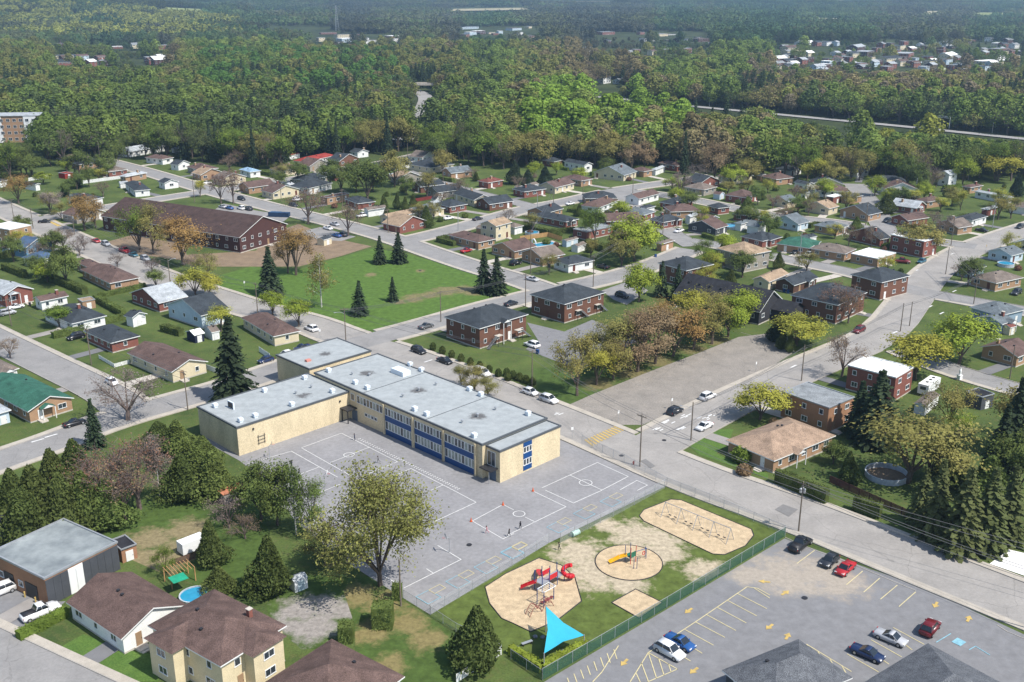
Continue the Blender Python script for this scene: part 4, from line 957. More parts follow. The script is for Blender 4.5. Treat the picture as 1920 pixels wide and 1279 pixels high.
def m_crown(seed, cards=1500, size=.42, h=12, w=10, tall=False):
    """Woodland tree: a crown of several leafy lobes on a straight stem."""
    rnd = random.Random(seed); tr = MB().tube((0, 0, 0), (0, 0, h * .7), .2, .06, 5, 0, False); cr = MB(); lobes = []
    for i in range(11):
        t = i / 10; z = h * (.3 + .6 * t); R = w * .5 * math.sin(math.pi * (.22 + .68 * t)) ** .8; a = i * 2.4 + rnd.uniform(-.4, .4); q = R * rnd.uniform(.25, .6) * (1 - t * .5)
        lobes.append((Vector((q * math.cos(a), q * math.sin(a), z)), max(1.1, R * rnd.uniform(.5, .72))))
    for _ in range(cards):
        c, r = rnd.choice(lobes); d = Vector((rnd.gauss(0, 1), rnd.gauss(0, 1), rnd.gauss(.25, .9))).normalized()
        card(cr, c + Vector((d.x, d.y, d.z * .9)) * r * rnd.uniform(.82, 1.08), size, rnd, out=d)
    return tr, cr
def m_bare(seed, cards=1300, size=.1, h=12, w=10):
    rnd = random.Random(seed); segs, tips, mids = limbs(rnd, h, w, .2, 8, 6, 5)
    tr = MB()
    for p, q, a, b in segs: tr.tube(p, q, max(a, .03), max(b, .025), 5 if a > .08 else 3, 0, False)
    cr = MB()
    for p in tips:
        for _ in range(max(1, int(cards / len(tips) * rnd.uniform(.4, 1.6)))):
            card(cr, p + Vector((rnd.gauss(0, .5), rnd.gauss(0, .5), rnd.gauss(0, .45))), size * 1.35, rnd)
        for _ in range(2):
            e = p + Vector((rnd.gauss(0, .5), rnd.gauss(0, .5), rnd.gauss(.25, .4))); tr.tube(p, e, .022, .012, 3, 0, False)
    return tr, cr
def m_spruce(seed, layers=26, h=12, w=6.5, q=1.0):
    rnd = random.Random(seed); tr = MB().tube((0, 0, 0), (0, 0, h * .97), .2, .03, 6); cr = MB()
    for L_ in range(layers):
        t = (L_ + .3) / layers; z = h * (.05 + .95 * t); R = w / 2 * (1 - t) ** .85 * rnd.uniform(.82, 1.1) + .08; nb = max(4, int((7 + 7 * (1 - t)) * q))
        for b in range(nb):
            a = 6.283 * b / nb + rnd.uniform(-.35, .35); r = R * rnd.uniform(.72, 1.1); d = Vector((math.cos(a), math.sin(a), 0)); s = Vector((-d.y, d.x, 0))
            n = max(2, int(r / .55))
            for k in range(n):
                u = (k + .6) / n; p = d * r * u + Vector((0, 0, z - .33 * r * u * u + rnd.uniform(-.12, .12))); wd = .42 * (1.15 - .6 * u) + .1
                ln = r / n * .95; i = len(cr.v); dz = Vector((0, 0, -.32 * u - .05)); tw = rnd.uniform(-.2, .2)
                cr.v += [tuple(p - d * ln * .5 - s * wd + Vector((0, 0, -tw))), tuple(p + d * ln * .6 - s * wd * .45 + dz), tuple(p + d * ln * .6 + s * wd * .45 + dz), tuple(p - d * ln * .5 + s * wd + Vector((0, 0, tw)))]; cr.f.append((i, i + 1, i + 2, i + 3)); cr.m.append(0)
                if rnd.random() < .8: card(cr, p + Vector((rnd.gauss(0, .15), rnd.gauss(0, .15), rnd.uniform(-.25, .12))), .27, rnd)
    return tr, cr
def m_cedar(seed, cards=3000, h=8, w=5, size=.22):
    rnd = random.Random(seed); tr = MB().tube((0, 0, 0), (0, 0, h * .6), .16, .05, 6); cr = MB()
    lob = [(rnd.uniform(0, 6.28), rnd.uniform(.1, .85), rnd.uniform(.12, .38)) for _ in range(18)]
    def rad(z, a):
        t = z / h; r = w / 2 * (min(1, (t + .06) / .25) ** .6) * max(0, 1 - max(0, t - .25) / .77) ** .72
        return r * (1 + sum(k * math.exp(-((math.sin((a - a0) / 2)) / .3) ** 2 - ((t - t0) / .13) ** 2) for a0, t0, k in lob))
    prof = [(rad(h * t, 0) * .72 + .02, h * t) for t in (.02, .12, .25, .4, .55, .7, .83, .93)]; cr.lathe((0, 0, 0), prof, 9)
    for _ in range(cards):
        z = h * min(.995, max(.01, rnd.betavariate(1.1, 1.5))); a = rnd.uniform(0, 6.283); r = rad(z, a) * rnd.uniform(.78, 1.06)
        card(cr, Vector((r * math.cos(a), r * math.sin(a), z)), size, rnd)
    return tr, cr
def m_birch(seed, h=13, w=8, cards=2600):
    rnd = random.Random(seed); tr = MB(); cr = MB(); top = Vector((.3, .2, h)); tr.tube((0, 0, 0), (0.1, .1, h * .5), .17, .1, 6, 0, False); tr.tube((0.1, .1, h * .5), top, .1, .02, 5, 0, False)
    for i in range(26):
        z = h * rnd.uniform(.2, .97); a = rnd.uniform(0, 6.28); L_ = (1.15 - z / h) * w * .5 * rnd.uniform(.6, 1.1) + .3; s = Vector((.1, .1, z)); e = s + Vector((math.cos(a) * L_, math.sin(a) * L_, L_ * .75)); tr.tube(s, e, .05, .018, 3, 0, False)
        for _ in range(cards // 26):
            p = s.lerp(e, rnd.uniform(.25, 1.1)); dr = abs(rnd.gauss(0, .5)); card(cr, p + Vector((rnd.gauss(0, .45), rnd.gauss(0, .45), rnd.gauss(0, .4) - dr * 1.3)), .17, rnd)
    return tr, cr
def m_ball(seed, n=500):
    rnd = random.Random(seed); cr = MB().lathe((0, 0, 0), [(.3, .05), (.62, .3), (.7, .7), (.5, 1.15), (.15, 1.3)], 8)
    for _ in range(n):
        a = rnd.uniform(0, 6.28); t = rnd.uniform(0, 1); z = 1.5 * t; r = .9 * math.sin(math.pi * (.12 + .84 * t)) ** .6 * rnd.uniform(.8, 1.05); card(cr, Vector((r * math.cos(a), r * math.sin(a), z)), .13, rnd)
    return MB().tube((0, 0, 0), (0, 0, .6), .07, .04, 5), cr
KIND = {}
def protos(k, fn, seeds, h, w, bark=None):
    KIND[k] = [(a.mesh('trunk', bark or M_BARK), b.mesh('crown', LEAF), h, w) for a, b in (fn(s) for s in seeds)]
protos('broad', lambda s: m_broad(s, 5600, .23, .8), (1, 2, 3), 12, 10); protos('bare', m_bare, (4, 5, 6), 12, 10, M_TAR); protos('spruce', m_spruce, (7, 8), 12, 6.5)
protos('cedar', m_cedar, (9, 10), 8, 5); protos('birch', m_birch, (12,), 13, 8, M_BIRCH); protos('ball', m_ball, (13, 14), 1.5, 1.7)
protos('thin', lambda s: m_broad(s, 4200, .17, .8), (21, 22, 23), 12, 10)
def m_great(seed):
    rnd = random.Random(seed); segs, tips, mids = limbs(rnd, 19, 19, .14, 12, 8, 6); tr = MB(); cr = MB()
    for p, q, a, b in segs: tr.tube(p, q, max(a * .8, .035), max(b * .8, .025), 6 if a > .1 else 3, 0, False)
    for p in tips + mids:
        for _ in range(int(16 * rnd.uniform(.5, 1.5))): card(cr, p + Vector((rnd.gauss(0, .8), rnd.gauss(0, .8), rnd.gauss(0, .7))), .19, rnd, .5)
    return tr, cr
protos('great', m_great, (77,), 19, 19)
TINT = {'green': (.13, .185, .035), 'lime': (.25, .305, .045), 'yellow': (.33, .325, .06), 'olive': (.23, .215, .07), 'orange': (.28, .185, .07), 'red': (.22, .125, .085), 'brown': (.25, .18, .105),
        'dark': (.045, .066, .036), 'cedar': (.095, .122, .038), 'gray': (.25, .21, .18), 'fir': (.105, .125, .05), 'spring': (.25, .255, .08), 'mid': (.125, .165, .048)}
TNAME = {'green': 'green', 'lime': 'lime green', 'yellow': 'yellow-green', 'olive': 'olive', 'orange': 'orange-brown', 'red': 'reddish', 'brown': 'brown budding', 'dark': 'dark green', 'cedar': 'deep green', 'gray': 'bare grey', 'fir': 'olive green', 'spring': 'pale spring green', 'mid': 'mid green'}
KNAME = {'broad': ('leafy tree', 'deciduous_tree', 'tree'), 'great': ('great spreading maple', 'maple_tree', 'tree'), 'thin': ('sparsely leafed tree', 'budding_tree', 'tree'), 'bare': ('twiggy tree', 'bare_tree', 'tree'), 'spruce': ('spruce', 'spruce_tree', 'tree'), 'cedar': ('cedar', 'cedar_tree', 'tree'), 'birch': ('white-barked birch', 'birch_tree', 'tree'), 'ball': ('round shrub', 'shrub', 'shrub')}
TREEPOS = []
def tree(p, kind, tint, h, w, jit=.12, label=None):
    me_t, me_c, H0, W0 = random.choice(KIND[kind]); nm = KNAME[kind]
    root = thing(nm[1], (p.x, p.y, p.z), random.uniform(0, 6.28), label or '%s %s' % (TNAME[tint], nm[0]), nm[2], 'trees and shrubs of the town')
    w, h = (w * 1.15, h * 1.06) if kind in ('broad', 'thin', 'bare') else (w * .86, h) if kind == 'cedar' else (w, h); root.scale = (w / W0, w / W0, h / H0)
    a = link('trunk', me_t, root); b = link('crown', me_c, root)
    k = random.uniform(1 - jit, 1 + jit); c = TINT[tint]; b.color = (c[0] * k * random.uniform(.95, 1.05), c[1] * k, c[2] * k, 1)
    TREEPOS.append((V2(p), w / 2)); return root
TREES = """440 752 spruce dark 20 12|508 553 spruce dark 15 9.5|603 576 birch olive 16 10|713 494 spruce dark 9.5 6|748 493 spruce dark 10.5 7.5|675 590 spruce dark 10 6.5|737 565 spruce dark 7.5 4.5
908 548 spruce dark 13.5 8|932 552 spruce dark 12 8|1240 556 spruce dark 11 5.5|1270 560 spruce dark 10.5 6|180 838 spruce dark 10.5 5|1640 832 spruce dark 16 12|1608 815 spruce dark 12 8
1750 1012 spruce fir 15 8|1800 1035 spruce fir 15.5 9|1845 1030 spruce fir 15 9|1725 985 spruce fir 11 6.5|1885 1015 spruce fir 14 8|1895 858 spruce dark 17 9|1870 895 spruce dark 15 8|1775 905 spruce cedar 10 8|1850 940 cedar mid 9 8|1905 930 broad mid 12 10
30 965 cedar cedar 9 6|75 1003 cedar cedar 13 9|105 935 cedar cedar 10 6.5|145 905 cedar cedar 9 6.5|125 1005 cedar cedar 12 7|165 992 cedar mid 11 7|205 985 cedar mid 9 7|55 1025 cedar cedar 11 8
300 842 cedar cedar 6 7|335 848 cedar mid 7 6.5|375 915 cedar mid 9 8|403 930 cedar mid 9 7|345 935 cedar cedar 9 7|385 880 cedar mid 7 6
240 788 bare gray 11 14|205 962 bare red 14 12|262 955 bare red 14 12|235 975 bare brown 12 10|300 938 birch gray 13 6|713 1098 great spring 19.5 19.5
398 1058 cedar cedar 8 4.6|412 1110 cedar cedar 4.6 4.6|470 1112 cedar cedar 3.4 4|508 1112 cedar cedar 10 6|520 985 broad mid 12 7|556 1002 birch mid 13 7|490 975 broad mid 11 8|585 1000 thin mid 10 6|610 1060 thin olive 7 6|430 990 bare gray 6 6.5|310 1075 thin green 4.5 3.5|460 1010 bare brown 4 5
895 1248 cedar cedar 9.5 6.4|1082 742 thin olive 15 10|1118 722 thin yellow 9 8|1150 712 thin olive 10 8|1162 692 thin olive 13 12|1195 697 thin brown 14 12|1228 682 thin brown 14 12|1262 668 thin orange 14 12|1300 655 thin olive 12 10|1335 645 thin olive 12 10|1365 632 broad lime 11 10|1395 610 broad lime 10 8
1110 690 thin olive 9 8|1150 672 thin olive 10 8|1200 655 thin brown 11 8|1235 640 thin orange 11 8|1290 620 broad yellow 11 9|1330 605 thin olive 10 9|890 735 thin olive 6.5 6|915 745 thin olive 5 5|865 722 thin olive 5 4.5
1198 566 broad lime 12 9|1190 490 broad lime 16 14|1165 500 broad olive 12 9|1115 455 thin green 13 9|1098 440 thin green 10 7|1320 492 thin green 8 7|1335 505 broad lime 6.5 6|1715 712 broad yellow 11 13|1797 683 broad lime 13 12.5|1425 787 broad yellow 8.2 9.5
1493 648 broad yellow 8.5 12|1578 706 bare brown 10.5 9|1573 602 bare red 12.5 10|1590 606 bare orange 10 7|1725 472 broad olive 10.5 13|1700 905 thin olive 14.5 18|1740 900 thin olive 11 11|1780 802 thin olive 10 9|1910 840 thin olive 14 12|1800 830 thin lime 7 5
263 473 thin green 17 12|287 476 thin olive 17 10|345 497 thin orange 17 15|160 432 thin orange 14 12|180 428 thin orange 12 8|415 382 bare red 15 9|438 382 bare red 15 9.5|35 382 thin orange 13 11|95 402 thin gray 10 8|367 556 broad yellow 9 9|392 558 broad yellow 8 7
125 535 broad mid 13 9|70 520 broad mid 7 7|111 614 broad green 6 6.4|293 541 broad mid 6 5|512 592 broad lime 7 6.5|560 613 broad lime 7.5 7|415 622 broad yellow 7 6|20 672 bare orange 6 5|120 468 bare brown 8 8|150 480 bare gray 7 6|158 470 bare gray 6 5|220 500 bare gray 5 5|285 510 bare gray 5 5
555 516 thin orange 16 12|540 512 thin orange 12 8|578 420 bare red 14 14|653 442 bare brown 12 11|560 345 broad mid 10 9|640 362 broad mid 12 10|690 378 broad mid 18 15|740 350 broad olive 17 12|620 350 broad mid 13 10|800 372 thin olive 12 10|668 360 broad mid 14 11|720 390 cedar cedar 6 3|745 392 cedar cedar 7 3|760 395 cedar cedar 6 3|800 426 cedar cedar 8.5 5
1530 345 broad yellow 12 12|1372 352 broad lime 11 10|1402 345 broad olive 12 10|1640 368 broad lime 9 8|1560 350 broad olive 12 10|1545 372 broad lime 9 8|1700 355 broad mid 15 8|1720 362 broad mid 14 8|1745 360 bare gray 12 9|1660 400 cedar cedar 8 8|1805 348 broad lime 12 10|1870 340 broad yellow 15 17|1905 368 cedar dark 10 6|1690 340 broad green 16 14|1660 335 broad green 15 12
860 372 bare brown 9 8|1275 372 bare gray 12 10|1310 345 bare gray 11 10|1540 395 bare red 6 6|1765 445 bare gray 10 8|1870 412 thin olive 9 9|1895 410 thin olive 9 8|1785 385 broad olive 8 9|1395 610 broad lime 6 5|1400 405 cedar mid 8 6.5|1515 405 bare brown 7 6|1480 405 bare orange 5 5|700 360 broad mid 13 10
200 330 broad mid 12 9|215 320 broad mid 14 10|150 330 broad mid 13 11|60 330 broad mid 11 12|25 320 spruce dark 15 9|145 352 spruce dark 9 6|450 312 bare brown 10 9|430 320 bare brown 8 8|965 345 cedar dark 11 7|1022 348 cedar dark 9 7|990 350 cedar dark 8 6|830 325 broad olive 12 10|815 305 broad mid 13 10
1440 495 thin green 6 5|1605 430 cedar mid 5 4|1480 660 cedar cedar 5.5 2.4|1465 655 cedar cedar 5.5 2.4|1455 640 cedar dark 6 5|1390 865 ball green 3 4|1540 785 ball mid 2.6 3|1562 870 broad mid 5 4|1590 895 cedar cedar 5.5 3|1592 905 ball cedar 3 4|1395 890 ball brown 2 3|1450 800 ball brown 2 2"""
for row in TREES.replace('\n', '|').split('|'):
    q = row.split(); tree(G(float(q[0]), float(q[1])), q[2], q[3], float(q[4]), float(q[5]))
for i in range(9): tree(G(812 + 17.5 * i, 657 + 7.2 * i), 'ball', 'cedar', 2.1, 1.6, label='small clipped cedar shrub in a row along the school street')
for i in range(5): tree(T('g', -40 + 48 * i, 420 + 18 * i), 'ball', 'cedar', 2, 1.6, label='small clipped cedar shrub by the apartment lawn edge')

# hedges: clipped leafy walls along a line --------------------------------------------------
def hedge(pts, h, w, tint='mid', label='clipped green hedge', rnd=random.Random(3)):
    P = [G(*p) for p in pts]; mb = MB()
    for a, b in zip(P[:-1], P[1:]):
        L_ = (b - a).length; d = (b - a) / L_; rz = math.atan2(d.y, d.x); mb.box(tuple((a + b) / 2 + Vector((0, 0, h * .46))), (L_, w * .8, h * .92), 0, rz)
        s = Vector((-d.y, d.x, 0))
        for _ in range(int(min(2200, L_ * (2 * h + w) * (14 if a.y < 330 else 6)))):
            t = rnd.uniform(-.01, 1.01); q = rnd.uniform(0, 2 * h + w)
            off = (-w / 2, q) if q < h else ((q - h - w / 2, h) if q < h + w else (w / 2, q - h - w))
            card(mb, a + d * L_ * t + s * (off[0] + rnd.gauss(0, .05)) + Vector((0, 0, max(.05, off[1] + rnd.gauss(0, .07)))), .14 if a.y < 330 else .2, rnd)
    o = reg(mb.build('hedge', LEAF), label, 'hedge', 'clipped hedges'); c = TINT[tint]; o.color = c + (1,); return o
hedge(tp('o', 530, 400, 1000, 270, 1240, 205), 1.8, 1.6); hedge(tp('o', 960, 20, 1150, 130, 1240, 180), 2, 1.8); hedge(tp('a', 740, 1035, 960, 985, 1090, 955), 1.5, 1.3); hedge(tp('a', 330, 890, 480, 940, 640, 1010), 2.2, 2.2, 'cedar')
hedge(tp('a', 0, 740, 210, 690), 2.2, 2, 'cedar'); hedge(tp('a', 30, 820, 190, 880), 2.2, 2, 'cedar'); hedge(tp('i', 125, 1000, 300, 910, 450, 830), 1.5, 1.6, 'green', 'hedge beside the white pickup driveway')
hedge(tp('k', -10, 1085, 200, 1215, 500, 1050), 1.4, 1.3, 'lime', 'yellow-green hedge behind the blue shade sail'); hedge(tp('c', 90, 520, 270, 560, 470, 540), 2, 1.8, 'cedar'); hedge(tp('c', 570, 640, 700, 690), 2.5, 3, 'cedar')
hedge([(1455, 905), (1500, 925), (1550, 945)], 3.0, 1.6, 'cedar', 'tall dark cedar hedge beside the school street'); hedge([(1600, 955), (1650, 972)], 2.8, 1.6, 'cedar', 'short dark cedar hedge beside the school street')
hedge(tp('s', 1380, 470, 1480, 490), 2, 2, 'mid'); hedge(tp('r', 1700, 310, 1918, 350), 1.8, 3, 'mid'); hedge(tp('d', 1310, 215, 1450, 210), 1.6, 1.6, 'green'); hedge(tp('c', 1430, 575, 1530, 605), 1.6, 2, 'mid'); hedge(tp('n', 260, 720, 400, 760), 2, 2, 'cedar')
hedge(tp('d', 870, 650, 1000, 690), 1.4, 1.4, 'cedar'); hedge(tp('c', 1540, 230, 1610, 250), 1.5, 1.5, 'lime')
for (t, x, y, sx, h) in (('j', 850, 900, 3.0, 3.8), ('j', 605, 1000, 2.1, 2.9), ('j', 945, 725, 1.5, 2.7)):
    p = T(t, x, y); a = project(p + Vector((-sx / 2, 0, 0))); b = project(p + Vector((sx / 2, 0, 0))); hedge([a, b], h, sx, 'mid', 'boxy clipped cedar topiary on the dry lawn')

# yard trees in the gaps between the houses further off, where the photo is full of them
rnd = random.Random(5); n = 0; tries = 0
while n < 165 and tries < 20000:
    tries += 1; x, y = rnd.uniform(20, 1910), rnd.uniform(318, 540)
    p = G(x, y); v = V2(p)
    if 400 < x < 1000 and 440 < y < 620 or 180 < x < 600 and 370 < y < 500: continue
    if road_dist(v)[0] < 3 or any((v - c).length < r_ + .5 for c, r_, *_ in HOUSES) or any((v - c).length < r_ + 2 for c, r_ in TREEPOS): continue
    k, t, h, w = rnd.choice((('ball', 'mid', 2.2, 2.6), ('ball', 'cedar', 2, 2), ('thin', 'olive', 8, 7), ('broad', 'lime', 7, 6.5), ('broad', 'mid', 8, 7), ('thin', 'yellow', 7, 6.5), ('bare', 'brown', 7, 6), ('cedar', 'cedar', 5, 3), ('ball', 'red', 1.8, 2.2)))
    tree(p, k, t, h * rnd.uniform(.8, 1.2), w * rnd.uniform(.8, 1.2)); n += 1

# back-yard hedges of the further blocks
nh = 0
for c, R_, r, w, d in list(HOUSES):
    px, py = project(Vector((c.x, c.y, 0)))
    if not (310 < py < 500 and 0 < px < 1920) or w * d < 60 or w > 25 or rnd.random() < .35 or nh > 62: continue
    ax_, bx_ = Vector((math.sin(r), -math.cos(r))), Vector((math.cos(r), math.sin(r))); sg = rnd.choice((-1, 1)); hw, hd = w / 2 + 2.2, d / 2 + rnd.uniform(3, 6)
    P0, P1 = c - ax_ * hd * .2 + bx_ * hw * sg, c - ax_ * hd + bx_ * hw * sg
    P2 = P1 - bx_ * sg * w * rnd.uniform(.6, 1.1)
    if any(road_dist(p)[0] < 1.5 for p in (P0, P1, P2, (P1 + P2) / 2)) or any((p - c2).length < R2 for p in (P1, P2, (P1 + P2) / 2) for c2, R2, *_ in HOUSES if c2 is not c): continue
    hedge([project(Vector((p.x, p.y, 0))) for p in (P0, P1, P2)], rnd.uniform(1.2, 2.2), rnd.uniform(1, 1.8), rnd.choice(('cedar', 'mid', 'cedar', 'green')), 'trimmed yard hedge round a back lawn'); nh += 1

# ---------------------------------------------------------------- the woods beyond the town
EDGEL = [(-400, 335), (0, 318), (100, 288), (200, 276), (330, 270), (430, 282), (500, 292), (600, 278), (680, 268), (750, 262), (840, 272), (940, 288), (1050, 285), (1180, 293), (1260, 300), (1330, 322), (1420, 322), (1500, 312), (1600, 312), (1700, 318), (1790, 316), (1920, 310), (2400, 320)]
def edge_y(x):
    for (x0, y0), (x1, y1) in zip(EDGEL[:-1], EDGEL[1:]):
        if x0 <= x <= x1: return y0 + (y1 - y0) * (x - x0) / (x1 - x0) + 30
    return 330
FARF = [(1725, 26, 1768, 33), (1812, 28, 1905, 33), (840, 21, 990, 25), (1272, 30, 1312, 34), (470, 25, 570, 29), (300, 32, 395, 36), (1480, 38, 1600, 42), (1100, 45, 1200, 49), (1560, 12, 1700, 15), (700, 9, 860, 12), (1000, 12, 1150, 15), (60, 60, 200, 66)]
for i, (x0, y0, x1, y1) in enumerate(FARF):
    mb = MB(); P_ = [G(*q) for q in ((x0, y1), (x1, y1 - 1), (x1 + 8, y0), (x0 + 12, y0 + 1))]; mb.poly([(p.x, p.y, hill(p.x, p.y) + 3.5) for p in P_]); struct(mb.build('far_field', mat('far_field_green', (.24, .28, .1), .95, .15, .01) if i % 2 else mat('far_field_pale', (.4, .36, .22), .95, .15, .01)))
CLEAR = [(95, 88, 330, 100), (95, 108, 330, 138), (560, 62, 760, 94), (840, 52, 1040, 84), (1080, 62, 1340, 88), (1090, 92, 1340, 112), (1440, 82, 1930, 152), (1100, 150, 1180, 182), (1640, 75, 1930, 100), (-60, 250, 78, 325), (1500, 262, 1600, 300), (470, 50, 640, 72)] + [(x0 - 3, y0 - 1, x1 + 3, y1 + 4) for x0, y0, x1, y1 in FARF]
def hw_y(x): return 181 + (x - 1095) * .0975 if x > 1095 else 0
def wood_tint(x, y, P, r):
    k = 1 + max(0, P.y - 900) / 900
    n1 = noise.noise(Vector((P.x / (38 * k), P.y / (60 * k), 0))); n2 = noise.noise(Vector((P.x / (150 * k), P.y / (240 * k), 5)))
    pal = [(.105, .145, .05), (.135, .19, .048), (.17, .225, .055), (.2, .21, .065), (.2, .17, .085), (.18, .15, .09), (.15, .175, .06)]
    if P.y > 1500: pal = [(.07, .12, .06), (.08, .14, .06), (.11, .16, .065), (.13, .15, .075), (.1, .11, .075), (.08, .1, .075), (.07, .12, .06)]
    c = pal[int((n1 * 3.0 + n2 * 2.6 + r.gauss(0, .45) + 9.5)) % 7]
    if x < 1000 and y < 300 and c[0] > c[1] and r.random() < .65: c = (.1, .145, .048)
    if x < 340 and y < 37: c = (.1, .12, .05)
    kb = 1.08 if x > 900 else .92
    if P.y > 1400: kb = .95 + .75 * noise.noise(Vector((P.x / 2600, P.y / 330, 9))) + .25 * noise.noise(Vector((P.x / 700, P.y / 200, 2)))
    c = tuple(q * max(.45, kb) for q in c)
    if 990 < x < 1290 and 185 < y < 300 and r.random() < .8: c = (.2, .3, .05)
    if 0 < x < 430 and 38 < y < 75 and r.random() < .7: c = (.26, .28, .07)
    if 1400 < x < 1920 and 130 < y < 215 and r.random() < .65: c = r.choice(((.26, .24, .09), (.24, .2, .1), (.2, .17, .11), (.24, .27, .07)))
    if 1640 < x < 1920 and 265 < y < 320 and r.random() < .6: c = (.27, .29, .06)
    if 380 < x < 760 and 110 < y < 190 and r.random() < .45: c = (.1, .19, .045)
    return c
def mpp(py): return CH / (SP + (py - CY) / FPX * CP) / FPX
SIGHT = [(1440, 1930, 136), (1080, 1340, 108), (840, 1040, 76), (560, 760, 86), (95, 330, 128), (1100, 1180, 166), (760, 812, 236), (-60, 78, 268), (1500, 1600, 285)]
def max_h(px, py):
    """Woods stay low where the photo looks over them at the highway and the far town."""
    h = 99.0
    if px > 1092 and py > hw_y(px): h = (py - hw_y(px) - 3) * mpp(py)
    for x0, x1, yb in SIGHT:
        if x0 < px < x1 and yb - 55 < py <= yb and yb < 140: h = min(h, 8)
        if x0 < px < x1 and yb < py < yb + 70: h = min(h, (py - yb) * mpp(py) + 3)
    return max(4.0, h)
def py_near(v): return v.y < 700
def wood_ok(x, y, P):
    if x > 1090 and hw_y(x) - 5 < y < hw_y(x) + (30 if x > 1310 else 24): return False
    if 765 < x < 812 and 166 < y < 240: return False
    if y > edge_y(x) or (any(a < x < c and b < y < d for a, b, c, d in CLEAR) and (y > 160 or rw.random() < .86)): return False
    v = V2(P)
    if py_near(v) and road_dist(v)[0] < 5: return False
    for k in ('highway', 'highway_ramp'):
        pl, w = RW[k]
        for a, b in zip(pl[::3], pl[3::3]):
            if seg_dist(v, a, b)[0] < w / 2 + 9: return False
    return not any((v - c).length < r_ + 2 for c, r_, *_ in HOUSES[-400:] if abs(c.y - v.y) < 40)
rw = random.Random(9); near_pts = []; far_pts = []
y = 430.0
while y < 1750:
    sp = 8.5 if y < 900 else 10.5
    x = -.56 * y
    while x < .56 * y:
        P = Vector((x + rw.uniform(-.45, .45) * sp, y + rw.uniform(-.45, .45) * sp, 0)); px, py = project(P)
        if -90 < px < 2010 and wood_ok(px, py, P): near_pts.append((P, px, py))
        x += sp
    y += sp
y = 1750.0
while y < 7000:
    sp = 30 + (y - 1750) * .012; x = -.56 * y
    while x < .56 * y:
        P = Vector((x + rw.uniform(-.5, .5) * sp, y + rw.uniform(-.5, .5) * sp, 0)); px, py = project(P)
        if not any(a < px < c and b < py < d for a, b, c, d in CLEAR): far_pts.append((P, px, py))
        x += sp
    y += sp
# the nearest of them stand as single trees, the mass behind them is one wood
near_pts.sort(key=lambda q: (edge_y(q[1]) - q[2]) * (1 if 0 < q[1] < 1920 else 9))
NS = 100
for P, px, py in near_pts[:NS]:
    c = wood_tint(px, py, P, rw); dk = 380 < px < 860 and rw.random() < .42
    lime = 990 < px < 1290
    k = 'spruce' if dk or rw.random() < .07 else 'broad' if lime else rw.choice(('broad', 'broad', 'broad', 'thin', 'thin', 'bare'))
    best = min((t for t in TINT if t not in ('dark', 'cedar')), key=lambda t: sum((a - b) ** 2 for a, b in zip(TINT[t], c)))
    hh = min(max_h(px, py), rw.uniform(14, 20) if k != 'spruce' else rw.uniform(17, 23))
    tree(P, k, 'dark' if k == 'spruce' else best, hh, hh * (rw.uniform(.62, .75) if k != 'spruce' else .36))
FC = bpy.data.collections.new('wood_tree_kinds')
def fsrc(name, tr, cr, bark):
    mb = MB(); mb.v = list(cr.v); mb.f = list(cr.f); mb.m = [0] * len(cr.f); i = len(mb.v); mb.v += tr.v; mb.f += [tuple(i + k for k in f) for f in tr.f]; mb.m += [1] * len(tr.f)
    o = bpy.data.objects.new(name, mb.mesh(name, [LEAF_I, bark])); FC.objects.link(o); return o
fsrc('wood_a', *m_crown(31, 1700, .4), M_BARK); fsrc('wood_b', *m_crown(32, 1400, .42, 12, 8.5), M_BARK); fsrc('wood_c', *m_bare(33, 1500, .24), M_TAR); fsrc('wood_d', *m_spruce(34, 16, q=.8), M_BARK)
def clump(seed):
    r = random.Random(seed); cr = MB(); tr = MB()
    for _ in range(15):
        c = Vector((r.uniform(-17, 17), r.uniform(-17, 17), 0)); R = r.uniform(3.5, 6); H_ = r.uniform(9, 15); con = r.random() < .22
        tr.tube(c, c + Vector((0, 0, H_ * .6)), .25, .12, 4, 0, False)
        for _ in range(60):
            a, t = r.uniform(0, 6.28), r.random()
            if con: z = H_ * 1.15 * t; q = R * .6 * (1 - t)
            else: z = H_ * (.35 + .6 * t); q = R * math.sin(math.pi * (.15 + .8 * t)) * r.uniform(.6, 1)
            card(cr, c + Vector((q * math.cos(a), q * math.sin(a), z)), 1.25, r, .6, out=Vector((math.cos(a) * .8, math.sin(a) * .8, (t - .35) * 2)))
    return cr, tr
for k in range(3): cr, tr = clump(50 + k); fsrc('wood_e%d' % k, tr, cr, M_TAR)
